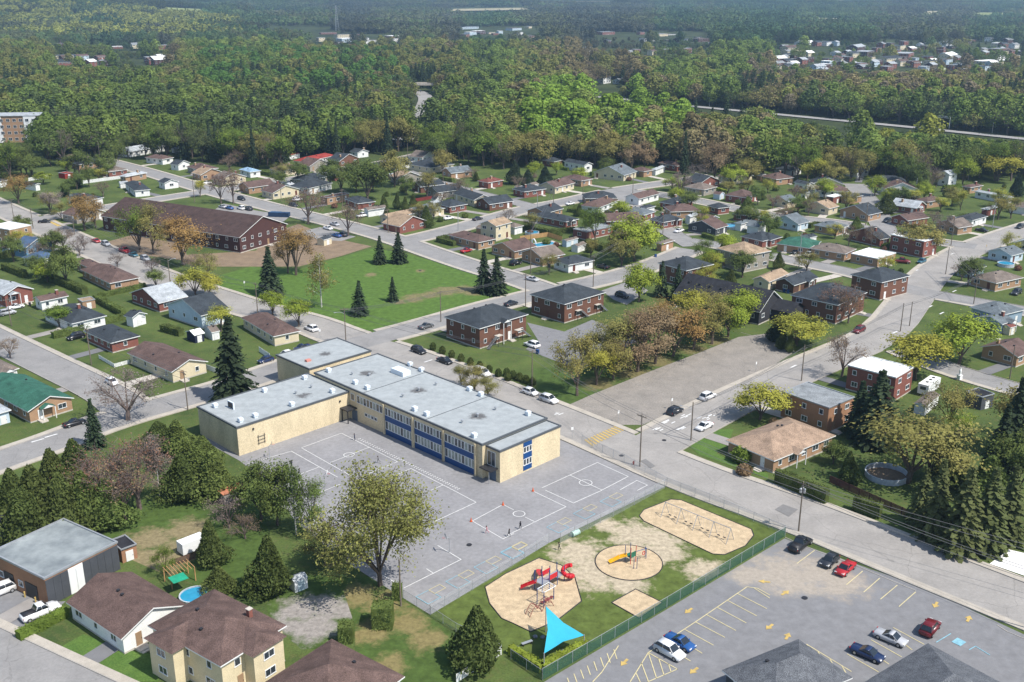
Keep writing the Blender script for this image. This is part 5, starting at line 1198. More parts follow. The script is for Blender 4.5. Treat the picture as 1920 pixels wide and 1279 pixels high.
def wood(name, pts, variants, label, smin, smax):
    """One wood: a point per tree; the modifier puts a tree kind on each point."""
    me = bpy.data.meshes.new(name); me.from_pydata([(P.x, P.y, hill(P.x, P.y)) for P, _, _ in pts], [], [])
    tc, kk, sv, tn = [], [], [], []
    for P, px, py in pts:
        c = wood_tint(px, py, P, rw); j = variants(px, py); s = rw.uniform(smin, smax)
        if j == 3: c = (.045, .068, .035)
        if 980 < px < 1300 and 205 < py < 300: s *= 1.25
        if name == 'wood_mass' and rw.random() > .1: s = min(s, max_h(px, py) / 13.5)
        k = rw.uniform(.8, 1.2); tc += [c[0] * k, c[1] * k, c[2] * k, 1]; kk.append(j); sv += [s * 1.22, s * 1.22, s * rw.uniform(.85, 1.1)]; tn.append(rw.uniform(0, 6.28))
    for nm, ty, key, data in (('tint', 'FLOAT_COLOR', 'color', tc), ('kind_index', 'INT', 'value', kk), ('tree_scale', 'FLOAT_VECTOR', 'vector', sv), ('turn', 'FLOAT', 'value', tn)):
        me.attributes.new(nm, ty, 'POINT').data.foreach_set(key, data)
    o = link(name, me); o['kind'] = 'stuff'; o['label'] = label; o['category'] = 'woods'
    ng = bpy.data.node_groups.new(name, 'GeometryNodeTree'); ng.interface.new_socket('Geometry', in_out='INPUT', socket_type='NodeSocketGeometry'); ng.interface.new_socket('Geometry', in_out='OUTPUT', socket_type='NodeSocketGeometry')
    N = ng.nodes; gi = N.new('NodeGroupInput'); go = N.new('NodeGroupOutput'); ip = N.new('GeometryNodeInstanceOnPoints'); ci = N.new('GeometryNodeCollectionInfo'); ci.inputs[0].default_value = FC; ci.inputs['Separate Children'].default_value = True; ci.inputs['Reset Children'].default_value = True
    def attr(nm, ty):
        a = N.new('GeometryNodeInputNamedAttribute'); a.data_type = ty; a.inputs[0].default_value = nm; return a.outputs[0]
    cx = N.new('ShaderNodeCombineXYZ'); L2 = ng.links.new; L2(attr('turn', 'FLOAT'), cx.inputs[2])
    L2(gi.outputs[0], ip.inputs['Points']); L2(ci.outputs[0], ip.inputs['Instance']); ip.inputs['Pick Instance'].default_value = True
    L2(attr('kind_index', 'INT'), ip.inputs['Instance Index']); L2(cx.outputs[0], ip.inputs['Rotation']); L2(attr('tree_scale', 'FLOAT_VECTOR'), ip.inputs['Scale']); L2(ip.outputs[0], go.inputs[0])
    md = o.modifiers.new('trees', 'NODES'); md.node_group = ng; return o
def kind_near(px, py):
    dk = .3 if (380 < px < 860 and py > 150) else .1 if px < 1400 else .03
    bare = .2 if not (990 < px < 1290 and py > 180) else .05
    P = G(px, py); sn = noise.noise(Vector((P.x / 55, P.y / 85, 21))); dk += .8 if sn > .34 else 0; bare += .5 if sn < -.25 else 0
    if px > 1400 and 125 < py < 215: bare = .6
    q = rw.random(); return 3 if q < dk else 2 if q < dk + bare else rw.choice((0, 1))
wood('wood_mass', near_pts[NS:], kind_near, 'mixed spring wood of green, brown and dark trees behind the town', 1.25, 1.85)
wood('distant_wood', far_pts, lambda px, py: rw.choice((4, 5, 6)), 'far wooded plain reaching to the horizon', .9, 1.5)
# ================================================================= VEHICLES
PAINT = mat('car_paint', (.9, .9, .9), .28, .03, tint=True, spec=.6); TYRE = mat('tyre', (.02, .02, .02), .9, .1); RIM = mat('rim', (.45, .46, .47), .35, .1, metal=.5)
LAMP = mat('headlamp', (.75, .76, .75), .2, .05, spec=.7); TAIL = mat('tail_lamp', (.35, .02, .02), .3, .1); CGL = mat('car_glass', (.015, .02, .025), .06, .2, spec=.9)
def loft(secs, m=0):
    """secs: (x, half width, z bottom, z top, inset) cross-sections joined into a shell."""
    mb = MB(); n = 8
    for (x, hw, z0, z1, ins) in secs:
        zm = z0 + (z1 - z0) * .62
        mb.v += [(x, -hw * .92, z0), (x, -hw, z0 + (z1 - z0) * .25), (x, -hw, zm), (x, -hw + ins, z1), (x, hw - ins, z1), (x, hw, zm), (x, hw, z0 + (z1 - z0) * .25), (x, hw * .92, z0)]
    for i in range(len(secs) - 1):
        for k in range(n):
            a, b = i * n + k, i * n + (k + 1) % n; mb.f.append((a, a + n, b + n, b)); mb.m.append(m)
    mb.f.append(tuple(range(n))); mb.m.append(m); mb.f.append(tuple((len(secs) - 1) * n + k for k in reversed(range(n)))); mb.m.append(m)
    return mb
CARS = {'sedan': dict(L=4.6, W=1.8, H=1.42, hood=.86, c0=-1.25, c1=1.0, r0=-.55, r1=.25, deck=.95),
        'hatch': dict(L=4.1, W=1.76, H=1.5, hood=.9, c0=-1.1, c1=1.75, r0=-.45, r1=1.25, deck=1.0),
        'suv': dict(L=4.6, W=1.86, H=1.7, hood=1.02, c0=-1.15, c1=2.1, r0=-.5, r1=1.7, deck=1.1),
        'van': dict(L=5.0, W=1.95, H=1.8, hood=1.05, c0=-1.6, c1=2.35, r0=-.8, r1=2.05, deck=1.15),
        'pickup': dict(L=5.6, W=1.98, H=1.85, hood=1.12, c0=-1.25, c1=.95, r0=-.6, r1=.6, deck=1.12)}
CM = {}
for k, s in CARS.items():
    L2_, W2_ = s['L'] / 2, s['W'] / 2
    body = loft([(-L2_, W2_ * .8, .35, .62, .1), (-L2_ + .12, W2_ * .94, .24, .72, .12), (-L2_ + .7, W2_, .2, s['hood'] - .06, .16), (s['c0'], W2_, .2, s['hood'], .12), (s['c1'], W2_, .2, s['deck'], .12), (L2_ - .25, W2_ * .98, .24, s['deck'] - .04, .14), (L2_, W2_ * .88, .36, s['deck'] - .15, .14)])
    if k == 'pickup': body.box((1.75, 0, 1.14), (1.75, 1.5, .04), 1)
    cab = loft([(s['c0'] + .05, W2_ * .9, s['hood'] - .05, s['hood'] + .02, .08), (s['r0'], W2_ * .86, s['hood'] - .05, s['H'] - .04, .16), (s['r1'], W2_ * .85, s['deck'] - .05, s['H'] - .04, .16), (s['c1'] - .02, W2_ * .88, s['deck'] - .05, s['deck'] + .03, .08)])
    roof = loft([(s['r0'] + .08, W2_ * .72, s['H'] - .08, s['H'] - .01, .05), ((s['r0'] + s['r1']) / 2, W2_ * .75, s['H'] - .07, s['H'] + .02, .06), (s['r1'] - .06, W2_ * .72, s['H'] - .08, s['H'] - .01, .05)])
    wh = MB(); wh.tube((0, -.11, 0), (0, .11, 0), .34, .34, 14); rm = MB(); rm.tube((0, -.118, 0), (0, .118, 0), .2, .2, 10)
    pil = MB()
    for sx in (-1, 1):
        pil.tube((s['c0'] + .08, sx * W2_ * .84, s['hood']), (s['r0'] + .05, sx * W2_ * .72, s['H'] - .05), .045, .045, 4); pil.tube(((s['r0'] + s['r1']) / 2, sx * W2_ * .87, s['hood']), ((s['r0'] + s['r1']) / 2, sx * W2_ * .74, s['H'] - .05), .05, .05, 4); pil.tube((s['c1'] - .08, sx * W2_ * .82, s['deck']), (s['r1'] - .03, sx * W2_ * .72, s['H'] - .05), .06, .06, 4)
    CM[k] = dict(body=body.mesh('body', [PAINT, M_DARK], True), glass=cab.mesh('glasshouse', CGL), roof=roof.mesh('roof', PAINT, True), wheel=wh.mesh('wheel', TYRE), rim=rm.mesh('rim', RIM), pil=pil.mesh('pillar', PAINT),
                 hl=MB().box((0, 0, 0), (.12, .4, .16)).mesh('headlight', LAMP), tl=MB().box((0, 0, 0), (.1, .32, .2)).mesh('tail_light', TAIL), mir=MB().box((0, 0, 0), (.14, .22, .14)).mesh('mirror', PAINT), spec=s)
CCOL = {'white': (.85, .85, .85), 'black': (.015, .015, .018), 'grey': (.1, .105, .11), 'silver': (.45, .46, .48), 'red': (.4, .02, .025), 'navy': (.015, .03, .09), 'blue': (.02, .09, .28), 'maroon': (.15, .015, .02), 'teal': (.03, .12, .17), 'dark': (.03, .033, .04)}
CN = {'sedan': 'sedan', 'hatch': 'hatchback', 'suv': 'SUV', 'van': 'minivan', 'pickup': 'pickup truck'}
def car(p, kind, col, deg, place, z=.1):
    M = CM[kind]; s = M['spec']; root = thing('parked_car' if kind != 'pickup' else 'pickup_truck', (p.x, p.y, z), math.radians(deg), '%s %s %s' % ({'navy': 'dark blue', 'dark': 'charcoal'}.get(col, col), CN[kind], place), 'car' if kind != 'pickup' else 'truck', 'parked vehicles')
    c = CCOL[col] + (1,)
    for nm in ('body', 'glass', 'roof', 'pil'):
        o = link({'glass': 'glasshouse', 'pil': 'pillar'}.get(nm, nm), M[nm], root); o.color = c
    L2_, W2_ = s['L'] / 2, s['W'] / 2
    for x in (-L2_ + .85, L2_ - .85):
        for y_ in (-W2_ + .1, W2_ - .1):
            w = link('wheel', M['wheel'], root, (x, y_, .34)); link('rim', M['rim'], w)
    for sy in (-1, 1):
        link('headlight', M['hl'], root, (-L2_ + .08, sy * W2_ * .66, .62)); link('tail_light', M['tl'], root, (L2_ - .06, sy * W2_ * .74, .78)); o = link('mirror', M['mir'], root, (s['c0'] + .35, sy * (W2_ + .06), s['hood'] + .05)); o.color = c
    return root
A_, B_ = -45, 45
for row in """l 215 380 pickup black 228 in the parking lot|l 410 490 hatch dark 48 in the parking lot|l 515 540 sedan red 48 in the parking lot|l 1080 940 suv maroon 230 in the parking lot|l 815 1005 sedan silver 138 in the parking lot|l 660 1110 sedan navy 138 in the parking lot
k 1050 1095 suv white 135 in the parking lot|k 1120 1035 sedan blue 135 in the parking lot|g 1465 592 suv white 225 on the church street|g 1220 702 suv dark 228 on the church street|g 1440 815 sedan white 45 on the church street|g 135 558 hatch white 138 on the school street|g 275 615 suv white 138 on the school street
f 1220 247 suv black 135 on the school street|f 1415 322 sedan black 135 on the school street|f 1690 412 van white 135 on the school street|f 1275 62 sedan grey 225 beside the field|f 415 80 suv white 315 beside the field|f 225 275 hatch white 45 behind the school|f 75 318 hatch navy 45 behind the school|f 350 222 sedan navy 45 behind the school
e 840 482 hatch white 135 on the left street|e 560 790 sedan black 225 on the left street|e 570 142 suv black 45 in a left driveway|o 75 162 suv silver 225 in a left driveway|o 160 102 sedan white 225 in a left driveway|i 275 832 pickup white 225 beside the workshop|i 5 692 suv white 45 beside the workshop
p 520 462 sedan silver 140 beside the field|p 310 707 sedan dark 225 beside the field|p 355 302 suv black 225 in a driveway|p 1230 337 sedan black 315 in a driveway|p 520 1122 suv white 315 behind the apartments|p 1420 628 suv black 135 behind the apartments
b 590 492 sedan silver 135 by the brown complex|b 540 522 sedan white 135 by the brown complex|b 605 577 sedan blue 315 by the brown complex|b 650 572 suv dark 315 by the brown complex|b 1575 692 sedan red 225 in a driveway|b 1660 452 sedan dark 225 on the upper streets|b 1440 447 sedan white 225 in a driveway|b 800 427 pickup white 225 in a driveway|b 310 307 suv white 225 in a driveway|b 280 352 suv dark 135 on the upper streets
a 720 617 sedan red 135 beside the brown complex|a 795 642 suv silver 135 beside the brown complex|a 935 692 pickup red 135 beside the brown complex|a 1000 722 sedan teal 135 beside the brown complex|a 1090 752 suv silver 135 beside the brown complex|a 335 472 sedan black 190 at the far zebra crossing|s -370 502 sedan white 225 on the upper streets|a 1810 302 suv black 135 on the upper streets|a 1670 360 sedan silver 315 by the brown complex|a 1720 370 sedan blue 315 by the brown complex|a 1808 372 suv white 315 by the brown complex|a 1862 377 suv dark 315 by the brown complex
P 43 264 sedan black 96 below the brick apartment block|P 62 264 sedan dark 96 below the brick apartment block|P 5 268 sedan white 96 below the brick apartment block|c 435 337 sedan white 225 on the brick houses street|c 1250 542 sedan white 45 in a driveway|c 760 432 suv black 45 in a driveway|c 600 272 sedan dark 225 on the brick houses street
d 305 722 suv white 45 in a driveway|d 210 702 suv dark 45 in a driveway|d 1150 772 hatch teal 45 on the church street|d 1000 772 pickup maroon 160 in a driveway|d 1600 537 sedan black 135 on the right streets|d 1885 512 suv dark 45 on the right streets|d 1860 1007 suv dark 45 in a driveway|d 890 467 suv dark 45 in a driveway|d 1335 242 suv dark 135 in a driveway|h 680 92 suv maroon 45 on the church street|b 1130 -200 hatch white 45 on the upper streets""".replace('\n', '|').split('|'):
    q = row.split(); car(T(q[0], float(q[1]), float(q[2])), q[3], q[4], float(q[5]), ' '.join(q[6:]))
# travel trailer behind the red brick house
p = T('h', 1200, 540); rv = thing('travel_trailer', (p.x, p.y, 0), math.radians(48), 'white travel trailer parked behind the red brick house', 'trailer', zone=False)
MB().box((0, 0, 1.7), (7.2, 2.4, 2.3)).box((0, 0, .65), (6.8, 2.1, .3), 1).build('body', [M_TRIM, M_DARK], rv); MB().box((-3.62, 0, 2.0), (.05, 1.3, .7)).build('window', M_GLASS, rv)
for x in (-1.5, .5, 2.2): MB().box((x, 0, 2.9), (.6, .6, .12)).build('roof_hatch', M_DARK, rv)
for x in (-.4, .5):
    for s in (-1, 1): MB().tube((x, s * 1.0, .34), (x, s * 1.22, .34), .34, .34, 12).build('wheel', TYRE, rv)

# ================================================================= POLES, WIRES, SIGNS
POLES = []
def pole(t, x, y, h=9.5, lamp=0, trans=0, cross=1, steel=0):
    p = T(t, x, y); root = thing('street_lamp' if lamp and not cross else 'utility_pole', (p.x, p.y, 0), math.radians(random.choice((-45, 45)) if not lamp else lamp), '%s %s' % ('grey steel' if steel else 'wooden', 'street lamp with curved arm' if lamp and not cross else 'utility pole with lamp arm' if lamp else 'utility pole with transformers' if trans else 'utility pole with crossarm'), 'pole', 'utility poles and lamps')
    MB().tube((0, 0, 0), (0, 0, h), .15, .1, 8).build('post', M_METAL if steel else M_WOOD, root)
    if cross: c = MB().box((0, 0, h - .5), (2.2, .1, .12)); [c.box((k, 0, h - .35), (.08, .08, .2)) for k in (-.95, -.4, .4, .95)]; c.build('crossarm', M_WOOD if not steel else M_METAL, root)
    if lamp:
        a = MB().path([(0, 0, h - 1.6), (.7, 0, h - 1.2), (1.6, 0, h - 1.05), (2.2, 0, h - 1.05)], .045, 5).build('lamp_arm', M_METAL, root); MB().box((2.4, 0, h - 1.08), (.6, .22, .12)).build('lamp_head', M_METAL, a)
    for k in range(trans): MB().lathe((.35 * math.cos(k * 2.1), .35 * math.sin(k * 2.1), h - 2.0), [(.2, 0), (.22, .1), (.22, .75), (.1, .85)], 10).build('transformer', M_METAL, root)
    POLES.append((Vector((p.x, p.y, h)))); return Vector((p.x, p.y, h - .4))
q = {}
for nm, t, x, y, kw in (('r0', 'P', 1960, 1190, {}), ('r1', 'l', 203, 277, dict(trans=3, h=9.5)), ('r2', 'g', 957, 1100, dict(lamp=0, h=11)), ('r3', 'g', 150, 500, dict(h=9, cross=1)), ('r4', 'm', 1075, 505, dict(lamp=200, h=10)), ('r5', 'm', 415, 300, dict(h=10)), ('r6', 'a', 1280, 960, dict(lamp=45, h=10)), ('r7', 'a', 560, 560, dict(h=8, trans=2)), ('r8', 'a', 250, 515, dict(h=8)), ('r9', 'a', 105, 450, dict(h=8.5)),
                        ('f1', 'm', 1785, 335, dict(h=9)), ('f2', 'p', 455, 720, dict(h=10)), ('f3', 'p', 1130, 522, dict(h=10)), ('f0', 'e', 1408, 675, dict(h=9, lamp=-50)), ('g0', 'e', 685, 338, dict(h=9.5)), ('g1', 'o', 115, 275, dict(h=8)),
                        ('c1', 'g', 1340, 905, dict(h=8.5, lamp=165, cross=0)), ('c2', 'h', 250, 458, dict(h=9, cross=0)), ('c3', 'P', 1688, 622, dict(h=8, cross=0)), ('c4', 'P', 1705, 612, dict(h=7, cross=0)), ('c5', 'd', 1540, 1080, dict(h=9, cross=0)), ('c6', 'd', 1330, 858, dict(h=9, cross=0)),
                        ('x1', 'b', 190, 312, dict(h=9, cross=0)), ('x2', 'b', 1515, 532, dict(h=8, lamp=60, cross=0, steel=1)), ('x3', 'b', 990, 545, dict(h=9)), ('x4', 'c', 1130, 557, dict(h=9)), ('x5', 'c', 310, 385, dict(h=10, cross=0)), ('x6', 'c', 905, 252, dict(h=9, cross=0)), ('x7', 'c', 530, 312, dict(h=9)), ('x8', 'd', 1370, 645, dict(h=11, lamp=60)), ('x9', 'd', 230, 812, dict(h=12, lamp=100, cross=0, steel=1)),
                        ('y1', 'd', 1680, 512, dict(h=10, cross=0, steel=1)), ('y2', 'd', 770, 277, dict(h=8, lamp=60, cross=0, steel=1)), ('y3', 'd', 730, 492, dict(h=9, lamp=60)), ('y4', 'd', 1100, 292, dict(h=9, cross=0, steel=1)), ('y5', 'r', 755, 352, dict(h=12, cross=0)), ('y6', 's', 20, 305, dict(h=9, cross=0, steel=1)), ('y7', 's', 1405, 530, dict(h=10, lamp=20)), ('y8', 'h', 1810, 442, dict(h=8, cross=0)), ('y9', 'p', 505, 388, dict(h=14, cross=0)), ('z1', 'j', 968, 772, dict(h=8, cross=0)), ('z2', 'c', 190, 385, dict(h=8, lamp=20, cross=0, steel=1)), ('z3', 's', 1140, 340, dict(h=10, cross=0)), ('z4', 'r', 1460, 640, dict(h=11, cross=0)), ('z5', 'b', 650, 380, dict(h=9))):
    q[nm] = pole(t, x, y, **kw)
WIRE = mat('wire', (.12, .12, .125), .6, .05)
def wires(a, b, n=3):
    d = (b - a).normalized(); s = Vector((-d.y, d.x, 0))
    for k in range(n):
        o = s * (-.8 + 1.6 * k / max(1, n - 1)); mb = MB(); pts = []
        for i in range(9): t = i / 8; pts.append(a.lerp(b, t) + o + Vector((0, 0, -.9 * 4 * t * (1 - t) * min(1, (b - a).length / 45) - (.0 if k < 2 else .9))))
        mb.path(pts, .04, 3); reg(mb.build('power_line', WIRE), 'thin dark power line', 'wire', 'power lines')
for a, b in (('r0', 'r1'), ('r1', 'r2'), ('r2', 'r3'), ('r3', 'r4'), ('r4', 'r5'), ('r5', 'r6'), ('r6', 'r7'), ('r7', 'r8'), ('r8', 'r9'), ('r4', 'f1'), ('f1', 'f2'), ('f2', 'f3'), ('f0', 'g0'), ('g0', 'g1'), ('x3', 'z5'), ('x4', 'f3'), ('x8', 'y1'), ('c1', 'c2'), ('c2', 'c3'), ('c3', 'c5'), ('c5', 'c6'), ('x7', 'x6'), ('x5', 'x7'), ('y3', 'x8'), ('y9', 'x5')): wires(q[a], q[b], 3)
wires(q['r1'], Vector((q['r1'].x + 60, q['r1'].y - 40, 9)), 2)
for t, x, y in (('g', 795, 765), ('g', 1195, 670), ('g', 1825, 390), ('g', 450, 890), ('n', 875, 410), ('d', 1330, 850), ('m', 880, 460), ('d', 1630, 690)):
    p = T(t, x, y); s = thing('street_sign', (p.x, p.y, 0), math.radians(random.choice((20, 45, -30))), 'small white street sign on a thin post', 'sign', 'street signs'); MB().tube((0, 0, 0), (0, 0, 2.6), .035, .035, 5).build('post', M_METAL, s); MB().box((0, -.04, 2.3), (.5, .03, .62)).build('panel', M_TRIM if t != 'd' else PAINT_Y, s)
p = T('g', 910, 1085); fh = thing('fire_hydrant', (p.x, p.y, 0), 0, 'red fire hydrant beside the schoolyard fence', 'hydrant', zone=False); MB().lathe((0, 0, 0), [(.16, 0), (.14, .1), (.14, .6), (.18, .62), (.1, .8), (.03, .85)], 10).build('barrel', mat('hydrant_red', (.45, .06, .03), .5), fh); MB().tube((-.24, 0, .48), (.24, 0, .48), .06, .06, 8).build('outlet', MATS['hydrant_red'], fh)
# overhead sign frame on the highway
p = G(1767, 243); gf = thing('sign_gantry', (p.x, p.y, 1), math.radians(-40), 'white steel sign gantry over the highway', 'gantry', zone=False)
for sx in (-4, 4): MB().tube((sx, 0, 0), (sx, 0, 7.5), .18, .25, 6).build('post', M_TRIM, gf)
tb = MB(); [tb.tube((-4, 0, z), (4, 0, z), .12, .12, 5) for z in (6.4, 7.4)]; [tb.tube((-4 + 2 * k, 0, 6.4), (-2 + 2 * k, 0, 7.4), .08, .08, 4) for k in range(4)]; tb.build('truss', M_TRIM, gf)
for x, y, h in ((1110, 197, 9), (1330, 200, 9), (1285, 190, 9), (1860, 250, 10), (1613, 222, 9)): pole('P', x, y, h, lamp=40, cross=0, steel=1)
p = G(632, 58); MB_ = MB(); tw = thing('radio_mast', (p.x, p.y, 0), 0, 'slender lattice radio mast far beyond the woods', 'mast', zone=False)
for k in range(3): a = k * 2.09; MB_.tube((4 * math.cos(a), 4 * math.sin(a), 0), (.6 * math.cos(a), .6 * math.sin(a), 48), .5, .35, 4)
for z in range(4, 48, 4): r = 4 - 3.4 * z / 48; [MB_.tube((r * math.cos(k * 2.09), r * math.sin(k * 2.09), z), (r * math.cos(k * 2.09 + 2.09), r * math.sin(k * 2.09 + 2.09), z + 2), .25, .25, 3) for k in range(3)]
MB_.build('lattice', M_METAL, tw)

# ================================================================= FENCES
LINK = meshmat('chain_link', (.45, .47, .48), .22); LINKG = meshmat('green_chain_link', (.03, .1, .07), .62); PICK = M_TRIM
def fence(pts, h, label, m=LINK, postm=M_METAL, step=3.0, name='chain_link_fence', slats=None):
    P = [G(*p) for p in pts]; root = thing(name, (P[0].x, P[0].y, 0), 0, label, 'fence', None, False); o0 = P[0]
    for a, b in zip(P[:-1], P[1:]):
        L_ = (b - a).length; n = max(1, round(L_ / step)); d = (b - a) / L_; rz = math.atan2(d.y, d.x)
        for k in range(n + (1 if b is P[-1] else 0)):
            c = a + d * L_ * k / n - o0; MB().tube((c.x, c.y, 0), (c.x, c.y, h + .06), .04, .04, 6).build('post', postm, root)
        a2, b2 = a - o0, b - o0
        if slats is None:
            MB().poly([(a2.x, a2.y, .05), (b2.x, b2.y, .05), (b2.x, b2.y, h), (a2.x, a2.y, h)]).build('mesh_panel', m, root)
            MB().tube((a2.x, a2.y, h), (b2.x, b2.y, h), .03, .03, 5).build('top_rail', postm, root)
        else:
            ns = max(1, int(L_ / slats)); me = MB().box((0, 0, h / 2), (slats * .8, .04, h - .05)).mesh('board', m)
            for k in range(ns): c = a2 + d * L_ * (k + .5) / ns; link('board', me, root, (c.x, c.y, .04), rz)
            for z in (h * .25, h * .8): MB().tube((a2.x, a2.y, z), (b2.x, b2.y, z), .035, .035, 4).build('rail', postm, root)
fence([(757, 1122), (807, 1153), (855, 1185), (940, 1226)], 1.5, 'low chain-link fence between the dry yard and the playground')
fence([(807, 1153), (960, 1063), (1029, 1018)], 1.8, 'chain-link fence along the schoolyard hopscotch boxes, lower half')
fence([(1051, 1018), (1150, 969), (1246, 916)], 1.8, 'chain-link fence along the schoolyard hopscotch boxes, upper half')
fence([(1091, 832), (1170, 868), (1250, 912), (1330, 943), (1471, 1003)], 1.8, 'chain-link fence between sidewalk and schoolyard')
fence([(1472, 1006), (1250, 1140), (1017, 1276)], 1.9, 'green screened fence between playground and parking lot', LINKG)
fence([(958, 1236), (1017, 1276)], 1.6, 'short fence at the corner behind the sail hedge', LINKG)
fence([(940, 1228), (900, 1252), (856, 1281)], 1.4, 'white picket fence beside the gravel strip', PICK, PICK, 2.2, 'picket_fence', .16)
fence(tp('o', 990, 600, 1145, 690, 1295, 650), 1.0, 'low white picket enclosure on the lawn by the brown-roofed house', PICK, PICK, 2, 'picket_fence', .3)
fence(tp('c', 60, 605, 270, 575, 375, 610), 1.7, 'tan wooden fence round the rectangular pool', mat('cedar_board', (.5, .3, .13), .8, .15), MATS['cedar_board'], 2.4, 'board_fence', .3)
fence(tp('i', 1170, 500, 1350, 440), 1.2, 'brown board fence beside the small trailer', mat('brown_board', (.13, .08, .06), .85), MATS['brown_board'], 2.4, 'board_fence', .22)
fence(tp('n', 585, 1010, 680, 1045), 1.3, 'white board fence beside the big spruce', PICK, PICK, 2, 'board_fence', .2)
fence(tp('m', 425, 560, 505, 612), 1.4, 'white board fence by the red mulch bed', PICK, PICK, 2, 'board_fence', .2)
fence(tp('r', 625, 500, 920, 460), 1.6, 'long white wall-like fence in the upper left yards', PICK, PICK, 3, 'board_fence', .5)
fence(tp('r', 215, 480, 365, 455), 1.6, 'white yard fence beside the small red barn', PICK, PICK, 3, 'board_fence', .5)
fence([(1555, 905), (1610, 930), (1690, 965), (1740, 990)], 1.5, 'dark red board fence under the spruces beside the street', mat('red_board', (.11, .045, .04), .85), MATS['red_board'], 2.4, 'board_fence', .24)
fence(tp('s', 1165, 640, 1320, 615), 1.5, 'red board fence beside the small white shed', mat('barn_red', (.22, .03, .03), .8), MATS['barn_red'], 2.4, 'board_fence', .25)
# low stone-grey wall and tank
p = T('k', 422, 300); tk = thing('barrel', (p.x, p.y, 0), math.radians(40), 'pale green barrel lying by the schoolyard fence', 'barrel', zone=False); MB().tube((-.75, 0, .5), (.75, 0, .5), .5, .5, 16).build('shell', mat('pale_green_metal', (.42, .58, .5), .5), tk); [MB().tube((k, 0, .5), (k + .06, 0, .5), .53, .53, 16).build('hoop', M_METAL, tk) for k in (-.5, .45)]

# ================================================================= PLAYGROUND
RED = mat('play_red', (.5, .02, .03), .4, .06); BLUE = mat('play_blue', (.02, .06, .2), .4, .06); YEL = mat('play_yellow', (.75, .42, .02), .4, .06); GRN = mat('play_green', (.02, .16, .1), .4); WHT = M_TRIM; BRN = mat('play_brownred', (.28, .08, .07), .5)
def slide(pts, w, m, parent, nm='slide'):
    mb = MB(); P = [Vector(p) for p in pts]
    for a, b in zip(P[:-1], P[1:]):
        d = (b - a); s = Vector((-d.y, d.x, 0)).normalized() * w / 2; up = Vector((0, 0, .28))
        mb.poly([a - s, b - s, b + s, a + s]); mb.poly([a - s, b - s, b - s + up, a - s + up]); mb.poly([a + s, b + s, b + s + up, a + s + up])
    return mb.build(nm, m, parent)
p = T('k', 200, 660); pg = thing('play_structure', (p.x, p.y, 0), math.radians(45), 'red and blue climbing structure with tube slide and monkey bars', 'playground', zone=False)
for i, (x, y_) in enumerate(((-.8, -.8), (.8, -.8), (.8, .8), (-.8, .8), (2.6, -.8), (2.6, .8), (4.2, -.8), (4.2, .8), (-3.4, -2.2), (-3.4, -3.6), (-.8, -3.2))): MB().tube((x, y_, 0), (x, y_, 3.4 if i < 4 else 2.7), .07, .07, 7).build('post', BLUE, pg)
for x, z in ((0, 1.5), (3.4, 1.2)): MB().box((x, 0, z), (1.7, 1.6, .1)).build('deck', M_METAL, pg)
MB().box((1.7, 0, 1.35), (1.8, 1.2, .08)).build('bridge', M_METAL, pg)
slide([(.8, .9, 1.6), (1.8, 2.4, 1.1), (2.9, 3.4, .5), (3.6, 4.0, .3)], .8, RED, pg); slide([(-.9, .3, 1.6), (-1.8, 1.4, 1.0), (-2.5, 2.2, .4)], .7, RED, pg)
sp = []
for k in range(15): a = k * .5; sp.append((4.9 + .8 * math.cos(a), -.9 + .8 * math.sin(a), 2.2 - k * .14))
MB().path(sp, .34, 10).build('spiral_tube_slide', RED, pg)
for s in (-.8, .8): MB().box((1.7, s, 2.0), (1.7, .06, .8)).build('side_panel', RED, pg)
MB().path([(-3.4, -2.2, 2.6), (-.8, -2.2, 2.6), (-.8, -3.6, 2.6), (-3.4, -3.6, 2.6), (-3.4, -2.2, 2.6)], .05, 5).build('monkey_bar_frame', WHT, pg)
for k in range(6): MB().tube((-3.1 + .42 * k, -2.2, 2.6), (-3.1 + .42 * k, -3.6, 2.6), .035, .035, 5).build('rung', WHT, pg)
for k in range(4): MB().lathe((-2.9 + .65 * k, -2.9, .35), [(.02, 0), (.3, .05), (.3, .12), (.02, .14)], 8).build('stepping_disc', BRN, pg)
p = T('k', 185, 800); ac = thing('climbing_arch', (p.x, p.y, 0), math.radians(40), 'wavy brown-red ladder arch climber on the sand', 'climber', zone=False)
for s in (-.5, .5): MB().path([(-2.4 + 4.8 * k / 16, s, abs(math.sin(k / 16 * 2 * math.pi)) * 1.5) for k in range(17)], .05, 5).build('side_rail', BRN, ac)
for k in range(17): z = abs(math.sin(k / 16 * 2 * math.pi)) * 1.5; MB().tube((-2.4 + 4.8 * k / 16, -.5, z), (-2.4 + 4.8 * k / 16, .5, z), .035, .035, 5).build('rung', BRN, ac)
p = T('k', 790, 475); sg = thing('small_play_structure', (p.x, p.y, 0), math.radians(40), 'small climbing tower with yellow slide on the round sand bed', 'playground', zone=False)
for i, (x, y_) in enumerate(((-.6, -.6), (.6, -.6), (.6, .6), (-.6, .6), (2.6, -1.0), (2.8, -.6), (-1.2, -1.9), (-.8, -2.2))): MB().tube((x, y_, 0), (x, y_, 3.0 if i < 4 else 2.0), .06, .06, 6).build('post', RED if i in (0, 1) else BLUE, sg)
MB().box((0, 0, 1.2), (1.3, 1.3, .1)).build('deck', GRN, sg); MB().box((0, -.62, 1.7), (1.2, .05, .8)).build('side_panel', GRN, sg)
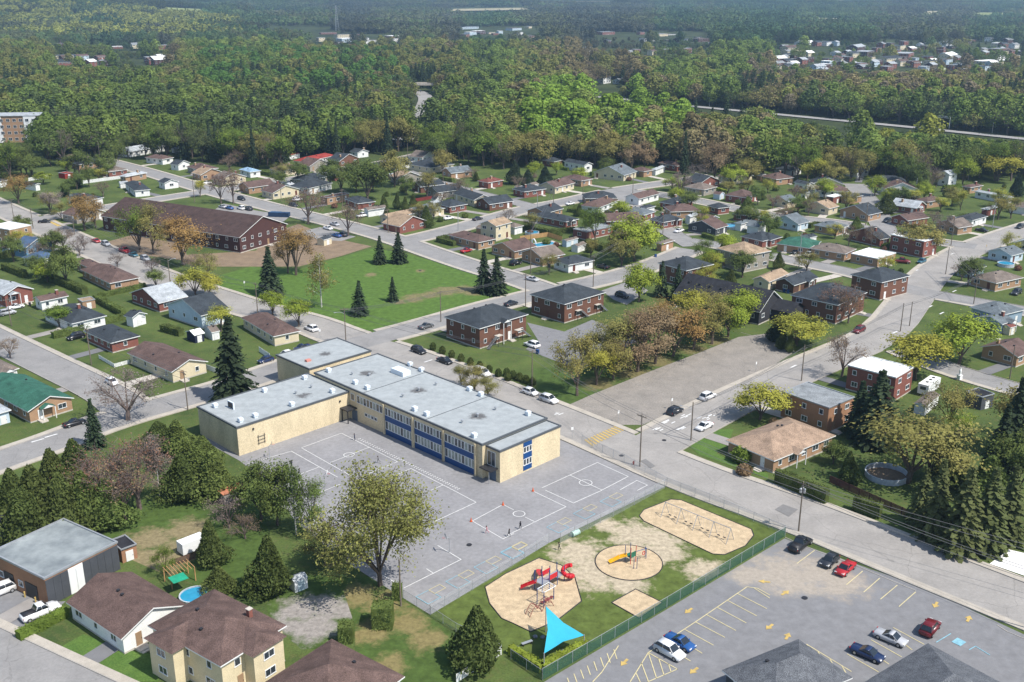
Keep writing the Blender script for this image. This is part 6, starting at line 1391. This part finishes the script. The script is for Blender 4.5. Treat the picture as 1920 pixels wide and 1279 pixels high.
slide([(-.6, .2, 1.3), (-1.5, .9, 1.0), (-2.4, 1.4, .55), (-3.1, 1.7, .3)], .7, YEL, sg); MB().path([(.6, -.6, 1.9), (1.6, -.8, 1.9), (2.6, -1.0, 1.9)], .05, 5).build('overhead_bar', BLUE, sg); MB().path([(2.1 + .3 * math.cos(k * .7), -.9, 1.2 + .3 * math.sin(k * .7)) for k in range(10)], .06, 5).build('ring', RED, sg)
# swing frame
a, b = T('k', 1020, 165), T('k', 1455, 345); L_ = (b - a).length; sw = thing('swing_set', ((a.x + b.x) / 2, (a.y + b.y) / 2, 0), math.atan2(b.y - a.y, b.x - a.x), 'long grey swing frame with eight seats on sand', 'swing', zone=False)
MB().tube((-L_ / 2, 0, 2.6), (L_ / 2, 0, 2.6), .06, .06, 6).build('top_bar', M_METAL, sw)
for k in range(5):
    x = -L_ / 2 + L_ * k / 4
    for s in (-1, 1): MB().tube((x, s * 1.2, 0), (x, 0, 2.6), .055, .055, 6).build('leg', M_METAL, sw)
for k in range(4):
    for j in (.33, .67):
        x = -L_ / 2 + L_ * (k + j) / 4; st = MB().box((x, 0, .5), (.5, .25, .06)).build('swing_seat', M_DARK, sw)
        MB().tube((x - .22, 0, .5), (x - .22, 0, 2.6), .014, .014, 3).tube((x + .22, 0, .5), (x + .22, 0, 2.6), .014, .014, 3).build('chain', M_METAL, st)
# shade sail
pp = [(T('k', 225, 945), 4.4), (T('k', 480, 1060), 2.4), (T('k', 213, 1210), 3.0)]; sl = thing('shade_sail', (pp[2][0].x, pp[2][0].y, 0), 0, 'turquoise triangular shade sail on three posts', 'shade sail', zone=False); o0 = pp[2][0]; tops = []
for p, h in pp: c = p - o0; MB().tube((c.x, c.y, 0), (c.x, c.y, h), .08, .07, 7).build('post', M_METAL, sl); tops.append(Vector((c.x, c.y, h - .1)))
mb = MB(); n = 10; cen = sum(tops, Vector()) / 3; idx = {}
for i in range(n + 1):
    for j in range(n + 1 - i):
        u, v = i / n, j / n; w = 1 - u - v; q_ = tops[0] * u + tops[1] * v + tops[2] * w; e = max(0, 1 - 27 * u * v * w) * (1 - max(u, v, w)) * .42
        q_ = q_.lerp(cen, e) - Vector((0, 0, .5 * u * v * w * 9)); idx[i, j] = len(mb.v); mb.v.append(tuple(q_))
for i in range(n):
    for j in range(n - i):
        mb.f.append((idx[i, j], idx[i + 1, j], idx[i, j + 1])); mb.m.append(0)
        if i + j < n - 1: mb.f.append((idx[i + 1, j], idx[i + 1, j + 1], idx[i, j + 1])); mb.m.append(0)
mb.build('sail', mat('turquoise_cloth', (.03, .34, .47), .7, .05), sl, True)
for t, x, y, r in (('k', 100, 1030, 30), ('k', 270, 1140, 35)):
    p = T(t, x, y); bn = thing('bench', (p.x, p.y, 0), math.radians(r), 'grey plank bench under the shade sail', 'bench', 'benches under the sail'); MB().box((0, 0, .45), (1.7, .45, .07)).build('seat', M_METAL, bn); [MB().box((k, 0, .21), (.1, .4, .42)).build('leg', M_DARK, bn) for k in (-.65, .65)]
for t, x, y in (('k', 30, 1055), ('k', 155, 980), ('k', 205, 985), ('k', 325, 1100), ('k', 345, 1080), ('k', 60, 1085)):
    p = T(t, x, y); bm = bmesh.new(); bmesh.ops.create_icosphere(bm, subdivisions=2, radius=.38)
    for v in bm.verts: v.co *= 1 + .25 * noise.noise(v.co * 3 + Vector((x, y, 0))); v.co.z *= .6
    me = bpy.data.meshes.new('boulder'); bm.to_mesh(me); bm.free(); me.materials.append(mat('stone', (.22, .23, .25), .9, .2, 3)); reg(link('boulder', me, None, (p.x, p.y, .15)), 'grey boulder seat under the shade sail', 'boulder', 'boulders under the sail')
# basketball hoops, cones
for t, x, y, r in (('f', 103, 1040, 20), ('f', 515, 1260, 0), ('j', 1293, 415, 200)):
    p = T(t, x, y); bk = thing('basketball_hoop', (p.x, p.y, 0), math.radians(r), 'basketball hoop with white fan backboard in the schoolyard', 'hoop', 'basketball hoops'); MB().path([(0, 0, 0), (0, 0, 2.7), (.6, 0, 3.1)], .06, 6).build('post', M_METAL, bk)
    bb = MB(); bb.poly([(.62, .75 * math.cos(k * .349), 3.0 + .62 * math.sin(k * .349)) for k in range(10)]); bb.build('backboard', WHT, bk); MB().path([(.9 + .23 * math.cos(k * .7), .23 * math.sin(k * .7), 2.95) for k in range(10)], .02, 4).build('rim', RED, bk)
for t, x, y in (('j', 1437, 208), ('j', 1650, 98), ('k', 140, 5)):
    p = T(t, x, y); cn = thing('traffic_cone', (p.x, p.y, .08), 0, 'orange traffic cone on the schoolyard', 'cone', 'traffic cones'); MB().lathe((0, 0, .04), [(.17, 0), (.1, .35), (.03, .7)], 10).build('cone', mat('cone_orange', (.7, .12, .03), .6), cn); MB().box((0, 0, .02), (.42, .42, .04)).build('base', MATS['cone_orange'], cn)

# ================================================================= PEOPLE (children running on the schoolyard)
SKIN = mat('skin', (.5, .3, .2), .6); HAIR = mat('hair', (.03, .02, .015), .7)
def person(t, x, y, deg, run, top, legs, label):
    p = T(t, x, y); m1 = mat('cloth_' + top, {'black': (.02, .02, .025), 'navy': (.02, .03, .08), 'pink': (.6, .25, .28), 'blue': (.05, .1, .25), 'grey': (.15, .15, .16)}[top], .9)
    s = 1.42 / 1.7; j = {}
    def V(*q_): return Vector(q_) * s
    k = run
    pts = [V(0, 0, .93), V(.03 * k, 0, 1.15), V(.06 * k, 0, 1.38), V(.07 * k, 0, 1.48), V(.09 * k, 0, 1.6), V(.1 * k, 0, 1.72)]
    rad = [.14, .13, .13, .055, .1, .07]; ed = [(0, 1), (1, 2), (2, 3), (3, 4), (4, 5)]
    def chain(root, L_):
        prev = root
        for q_, r in L_: pts.append(V(*q_)); rad.append(r); ed.append((prev, len(pts) - 1)); prev = len(pts) - 1
    for sd, ph in ((-1, 1), (1, -1)):
        chain(2, [((.06 * k, sd * .19, 1.36), .06), ((-.12 * k * ph, sd * .24, 1.12), .045), ((.1 * k * ph * -1 + .14 * k, sd * .22, .95 + .1 * k), .035), ((.22 * k - .1 * k * ph, sd * .21, .9 + .14 * k), .03)])
        chain(0, [((0, sd * .1, .88), .1), ((.2 * k * ph, sd * .1, .5), .07), ((.2 * k * ph - .22 * k * (1 if ph < 0 else .1), sd * .1, .1 + (.16 * k if ph < 0 else 0)), .045), ((.2 * k * ph - .22 * k * (1 if ph < 0 else .1) + .16, sd * .1, .04 + (.14 * k if ph < 0 else 0)), .04)])
    me = bpy.data.meshes.new('person'); me.from_pydata([tuple(v) for v in pts], ed, []); me.materials.append(m1)
    o = link('person', me, None, (p.x, p.y, .075), math.radians(deg)); sk = o.modifiers.new('body', 'SKIN')
    for i, sv in enumerate(me.skin_vertices[0].data): sv.radius = (rad[i] * s, rad[i] * s); sv.use_root = i == 0
    o.modifiers.new('smooth', 'SUBSURF').render_levels = 1; reg(o, label, 'person', 'children in the schoolyard')
    h = MB().lathe((.1 * k * s, 0, 1.56 * s), [(.1, 0), (.125, .06), (.11, .13), (.05, .18)], 10).build('hair', HAIR, o, True); f = MB().lathe((.135 * k * s + .03, 0, 1.53 * s), [(.03, -.06), (.085, 0), (.09, .06), (.04, .1)], 8).build('face', SKIN, o, True)
person('f', 740, 903, 200, .3, 'navy', 'navy', 'child in navy standing by the gym corner'); person('f', 268, 1105, 100, .8, 'black', 'black', 'child in black running, left of the yard'); person('f', 325, 1168, 20, 1, 'black', 'black', 'child in black running near the left hoop')
person('f', 918, 1073, 200, 1, 'grey', 'black', 'child in grey running by the yard circle'); person('j', 1543, 288, 200, 1, 'pink', 'pink', 'child in pink running between the cones'); person('j', 1690, 310, 30, 1, 'black', 'black', 'child in black running beside the court line')
person('k', 55, 260, 60, 1, 'black', 'black', 'child in black running near the fence'); person('k', 315, 400, 200, .8, 'black', 'black', 'child in black at the fence opening')

# ================================================================= YARD THINGS
WATER = mat('pool_water', (.03, .28, .45), .08, .1, 1, spec=.6)
def pool(t, x, y, r, label, h=1.1, ry=None, empty=False):
    p = T(t, x, y); root = thing('swimming_pool', (p.x, p.y, 0), 0, label, 'pool', zone=False); mb = MB(); n = 24
    for k in range(n):
        a, b = 6.283 * k / n, 6.283 * (k + 1) / n
        for r0, r1 in ((r, r), (r - .12, r - .12)): mb.poly([(r0 * math.cos(a), r0 * math.sin(a), 0), (r0 * math.cos(b), r0 * math.sin(b), 0), (r1 * math.cos(b), r1 * math.sin(b), h), (r1 * math.cos(a), r1 * math.sin(a), h)])
        mb.poly([((r + .05) * math.cos(a), (r + .05) * math.sin(a), h + .01), ((r + .05) * math.cos(b), (r + .05) * math.sin(b), h + .01), ((r - .17) * math.cos(b), (r - .17) * math.sin(b), h + .01), ((r - .17) * math.cos(a), (r - .17) * math.sin(a), h + .01)])
    mb.build('wall', mat('pool_wall', (.5, .54, .58), .5), root); MB().poly([((r - .13) * math.cos(6.283 * k / n), (r - .13) * math.sin(6.283 * k / n), h * (.82 if not empty else .1)) for k in range(n)]).build('water', WATER if not empty else SOIL, root)
pool('h', 885, 1175, 3.9, 'empty grey above-ground pool ring under the olive tree', empty=True); pool('i', 1305, 725, 2.3, 'round blue pool behind the brown-roofed house', .9); pool('d', 1780, 795, 2.6, 'round blue pool beside the blue-grey house'); pool('c', 1650, 510, 3.6, 'round pool beside the white-ended house', 1.0); pool('c', 150, 560, 2.6, 'round pool at the end of the wooden fence')
p = T('c', 240, 632); pr = thing('swimming_pool', (p.x, p.y, 0), math.radians(30), 'rectangular turquoise pool inside the tan wooden fence', 'pool', zone=False); MB().box((0, 0, .05), (11, 6, .1)).build('deck', M_CONC, pr); MB().box((0, 0, .1), (8.5, 4, .06)).build('water', WATER, pr); MB().path([(-3.6, 2.3, .1), (-3.6, 2.3, 1.6), (-3.2, 1.6, 2.0), (-2.9, 1, 1.0), (-2.9, .9, .3)], .25, 6).build('water_slide', M_TRIM, pr)
p = T('h', 1432, 450); stt = thing('statue', (p.x, p.y, 0), math.radians(30), 'white statue on a pedestal beside the side street', 'statue', zone=False); MB().box((0, 0, .6), (.9, .9, 1.2)).box((0, 0, 1.25), (1.05, 1.05, .1)).build('pedestal', M_TRIM, stt); MB().lathe((0, 0, 1.3), [(.32, 0), (.26, .5), (.3, 1.0), (.22, 1.35), (.09, 1.42), (.13, 1.55), (.12, 1.7), (.03, 1.8)], 10).build('figure', M_TRIM, stt, True)
p = T('b', 175, 425); dp = thing('dumpster', (p.x, p.y, 0), math.radians(-8), 'long dark blue dumpster in the complex parking', 'dumpster', zone=False); MB().box((0, 0, .95), (8.5, 2.2, 1.7), 0, 0, 1.0).build('bin', mat('dumpster_blue', (.02, .05, .11), .6), dp); MB().box((-1.5, 0, 1.86), (4.5, 2.1, .12)).build('lid', mat('dumpster_lid', (.04, .1, .2), .6), dp)
for t, x, y, c in (('o', 1350, 660, 'blue'), ('p', 575, 1190, 'blue'), ('p', 690, 325, 'blue'), ('q' if 0 else 'c', 1075, 730, 'blue'), ('d', 120, 990, 'blue'), ('d', 150, 1000, 'blue'), ('o', 300, 75, 'dark'), ('i', 520, 850, 'blue')):
    p = T(t, x, y); wb = thing('wheelie_bin', (p.x, p.y, .02), math.radians(random.uniform(0, 90)), '%s wheeled bin beside a house' % ('blue recycling' if c == 'blue' else 'dark'), 'bin', 'wheeled bins'); MB().box((0, 0, .5), (.6, .65, 1.0), 0, 0, 1.12).build('bin', mat('bin_' + c, (.02, .07, .22) if c == 'blue' else (.03, .03, .035), .5), wb); MB().box((0, 0, 1.04), (.7, .78, .08)).build('lid', MATS['bin_' + c], wb)
p = T('i', 1285, 400); ut = thing('cargo_trailer', (p.x, p.y, 0), math.radians(45), 'small white cargo trailer by the brown fence', 'trailer', zone=False); MB().box((0, 0, 1.3), (4.2, 2, 1.9)).build('body', M_TRIM, ut); [MB().tube((.3, s * .95, .34), (.3, s * 1.15, .34), .34, .34, 12).build('wheel', TYRE, ut) for s in (-1, 1)]
p = T('i', 1550, 60); hs = thing('lean_to_roof', (p.x, p.y, 0), math.radians(40), 'rusty orange shed roof among the bushes', 'shed', zone=False); MB().box((0, 0, 2.2), (4.5, 3, .12)).build('roof', mat('rust_roof', (.5, .2, .11), .8, .2), hs); MB().box((0, 0, 1.07), (4, 2.6, 2.14)).build('wall', wallmat('taupe'), hs)
p = T('j', 285, 650); sd = thing('garden_shed', (p.x, p.y, 0), math.radians(40), 'small white metal shed on the gravel yard', 'shed', zone=False); MB().box((0, 0, .95), (2.2, 1.9, 1.9)).build('wall', M_TRIM, sd); MB().poly([(-1.2, -1.05, 1.88), (1.2, -1.05, 1.88), (1.2, 0, 2.35), (-1.2, 0, 2.35)]).poly([(1.2, 1.05, 1.88), (-1.2, 1.05, 1.88), (-1.2, 0, 2.35), (1.2, 0, 2.35)]).build('roof', roofmat('ltgray'), sd); door(sd, (0, -.95, .03), 0, (.4, .5, .55), 1.1, 1.7)
p = T('i', 1205, 605); pgl = thing('pergola', (p.x, p.y, 0), math.radians(40), 'wooden pergola with green canopy by the round pool', 'pergola', zone=False); [MB().box((x, y_, 1.2), (.14, .14, 2.4)).build('post', MATS['cedar_board'], pgl) for x in (-1.9, 1.9) for y_ in (-1.4, 1.4)]; [MB().box((-1.9 + .54 * k, 0, 2.45), (.08, 3.2, .14)).build('beam', MATS['cedar_board'], pgl) for k in range(8)]; MB().box((-1.2, -2.6, 2.3), (2.4, 2.2, .05)).build('canopy', mat('green_canopy', (.02, .35, .2), .7), pgl)
# outside stairs and landings of the brown apartment blocks
def stairs(t, x, y, flip=1):
    p = T(t, x, y); s = thing('outside_staircase', (p.x, p.y, 0), math.radians(45), 'grey outside staircase rising to an upper landing', 'staircase', 'outside stairs of the brown apartments')
    for k in range(12): MB().box((flip * (-.3 - .27 * k), -.9, 2.75 - .23 * k), (.3, 1.0, .05)).build('step', M_METAL, s)
    for o_ in (-.42, -1.38): MB().tube((flip * -.2, o_, 2.75), (flip * -3.4, o_, .05), .05, .05, 4).build('stringer', M_DARK, s); MB().tube((flip * -.2, o_, 3.7), (flip * -3.4, o_, 1.0), .03, .03, 4).build('handrail', M_DARK, s)
    MB().box((flip * .7, -.7, 2.8), (1.9, 1.4, .12)).build('landing', M_CONC, s); [MB().box((flip * .7 + q_, -1.3, 1.37), (.1, .1, 2.74)).build('post', M_DARK, s) for q_ in (-.8, .8)]
stairs('p', 975, 840, -1); stairs('p', 1165, 780, -1); stairs('p', 150, 1110, 1); stairs('p', 385, 1040, -1)
# far town beyond the woods: single small buildings
rf_ = random.Random(21); n = 0
for (x0, y0, x1, y1, cnt) in ((570, 64, 760, 84, 13), (845, 54, 1040, 74, 18), (1090, 64, 1330, 86, 12), (1095, 94, 1330, 106, 8), (1445, 84, 1910, 136, 130), (1650, 77, 1900, 88, 6), (100, 110, 320, 128, 14), (100, 89, 320, 96, 6), (1105, 152, 1175, 164, 2)):
    for _ in range(cnt):
        x, y_ = rf_.uniform(x0, x1), rf_.uniform(y0, y1); p = G(x, y_); big = y_ < 80; w, d = (rf_.uniform(16, 40), rf_.uniform(12, 20)) if rf_.random() < (.5 if big else .12) else (rf_.uniform(9, 15), rf_.uniform(8, 11))
        if any((V2(p) - c).length < r_ for c, r_, *_ in HOUSES): continue
        wc_ = rf_.choice(('white', 'redbrick', 'redbrick', 'cream', 'darkred', 'ltblue')); st = rf_.choice((1, 2, 2)); kind = 'f' if big or rf_.random() < .55 else 'gx'
        house(None, None, None, kind, rf_.choice(('white', 'ltgray', 'gray', 'slate', 'gray', 'brown')), wc_, st, near=False, name='distant_building', dims=(V2(p), math.radians(rf_.uniform(25, 60)), w, d), cat='building', label='small %s %s building' % ('flat-roofed' if kind == 'f' else 'gabled', WNAME[wc_]))
# the highway overpass
p = G(790, 172); br = thing('overpass', (p.x, p.y, 0), math.radians(-4), 'concrete road overpass at the edge of the woods', 'bridge', zone=False); MB().box((0, 0, 6.2), (34, 10, 1.0)).build('deck', M_CONC, br); [MB().box((k, 0, 2.85), (1.5, 8, 5.7)).build('pier', M_CONC, br) for k in (-11, 11)]; [MB().box((0, s * 4.9, 7.15), (34, .25, .9)).build('parapet', M_CONC, br) for s in (-1, 1)]
# ================================================================= DRIVEWAYS
DRV = [mat('driveway_asphalt', (.17, .17, .175), .9, .1, .3), M_CONC, mat('driveway_grey', (.3, .28, .26), .9, .12, .3)]; dz = .07
for i, (c, R_, r, w, d) in enumerate(HOUSES):
    if c.y > 620 or w * d < 45 or w > 30 or d > 30: continue
    dist, qd, rw_ = road_dist(c)
    if dist > 28 or qd is None: continue
    dr = (qd - c).normalized(); s = Vector((-dr.y, dr.x)); st = c + s * (min(w, d) * .3) + dr * (min(w, d) / 2 - .5); en = qd - dr * (rw_ / 2 + .05) + s * (min(w, d) * .3); z = dz + .0003 * i
    if any((en.lerp(st, k) - c2).length < R2 - 2.5 for k in (.2, .4, .6) for c2, R2, *_ in HOUSES if c2 is not c): continue
    mb = MB(); mb.poly([(st.x - s.x * 1.6, st.y - s.y * 1.6, z), (st.x + s.x * 1.6, st.y + s.y * 1.6, z), (en.x + s.x * 1.6, en.y + s.y * 1.6, z), (en.x - s.x * 1.6, en.y - s.y * 1.6, z)])
    me = mb.mesh('driveway', DRV[i % 3])
    if me.polygons[0].normal.z < 0: me.flip_normals()
    struct(link('driveway', me))
# ================================================================= HAZE
hz = MB().box((0, 3900, 245), (11000, 8600, 540)).build('haze', mat('unused_air', (.5, .5, .5))); hz.data.materials.clear()
hm = bpy.data.materials.new('air'); hm.use_nodes = True; hn = hm.node_tree.nodes; hn.remove(hn['Principled BSDF']); pv = hn.new('ShaderNodeVolumePrincipled'); pv.inputs['Color'].default_value = (.5, .74, 1, 1); pv.inputs['Density'].default_value = 1.25e-4; pv.inputs['Anisotropy'].default_value = .3
hm.node_tree.links.new(pv.outputs[0], hn['Material Output'].inputs['Volume']); hz.data.materials.append(hm); hz['kind'] = 'stuff'; hz['label'] = 'pale bluish air over the whole valley'
# ================================================================= LABELS
bpy.context.view_layer.update()
ORD = 'first second third fourth fifth sixth seventh eighth ninth tenth eleventh twelfth thirteenth fourteenth fifteenth sixteenth seventeenth eighteenth nineteenth twentieth'.split()
TENS = ['', '', 'twenty', 'thirty', 'forty', 'fifty', 'sixty', 'seventy', 'eighty', 'ninety']
def ordw(n):
    if n <= 20: return ORD[n - 1]
    if n > 99: return 'hundred and ' + ordw(n - 100) if n > 100 else 'hundredth'
    return TENS[n // 10][:-1] + 'ieth' if n % 10 == 0 else TENS[n // 10] + '-' + ORD[n % 10 - 1]
ZONES = [(0, 0, 480, 140, 'in the far left distance'), (480, 0, 1060, 140, 'in the far middle distance'), (1060, 0, 1400, 140, 'far beyond the highway'), (1400, 0, 1920, 140, 'in the far right town'), (0, 140, 1920, 262, 'at the wood edge'), (0, 262, 480, 420, 'in the upper left'), (480, 262, 960, 430, 'in the upper middle'), (960, 262, 1440, 420, 'in the upper right middle'), (1440, 262, 1920, 420, 'in the upper right corner blocks'),
         (0, 420, 240, 640, 'in the left blocks'), (240, 420, 420, 700, 'by the left of the field'), (420, 420, 800, 640, 'around the playing field'), (800, 420, 1060, 690, 'right of the field'), (1060, 420, 1440, 560, 'in the middle right blocks'), (1440, 420, 1920, 640, 'in the right blocks'), (1060, 560, 1440, 770, 'around the church parking lot'),
         (0, 640, 480, 860, 'left of the school'), (480, 640, 1060, 930, 'at the school'), (1060, 770, 1350, 930, 'by the school crossing'), (1350, 640, 1920, 930, 'in the right yards'), (0, 860, 480, 1400, 'at the lower left'), (480, 930, 860, 1400, 'below the schoolyard'), (860, 900, 1480, 1400, 'around the playground'), (1480, 900, 2100, 1400, 'at the lower right')]
groups = {}
for o, lb, zn in REG:
    p = o.matrix_world.translation
    if o.type == 'MESH' and o.parent is None and p.length < .001:
        bb = [Vector(c) for c in o.bound_box]; p = sum(bb, Vector()) / 8
    px, py = project(Vector((p.x, p.y, max(0, p.z)))); z = ''
    if zn:
        for x0, y0, x1, y1, s in ZONES:
            if x0 <= px <= x1 and y0 <= py <= y1: z = s; break
        else: z = 'at the picture edge'
        w = lb.split()
        if 'in the' in lb or 'on the' in lb or 'beside' in lb or 'under the' in lb or 'behind' in lb or 'along the' in lb or 'below' in lb or 'by the' in lb or 'at the' in lb or 'in a' in lb: z = z if 'driveway' in lb else ''
    groups.setdefault((lb + ' ' + z).strip(), []).append((px, py, o))
for lb, L_ in groups.items():
    L_.sort(key=lambda q_: (q_[0], q_[1])); n = len(L_)
    for i, (_, _, o) in enumerate(L_):
        o['label'] = lb if n == 1 else lb + ', ' + ('leftmost' if i == 0 else 'rightmost' if i == n - 1 else ordw(i + 1) + ' from left')
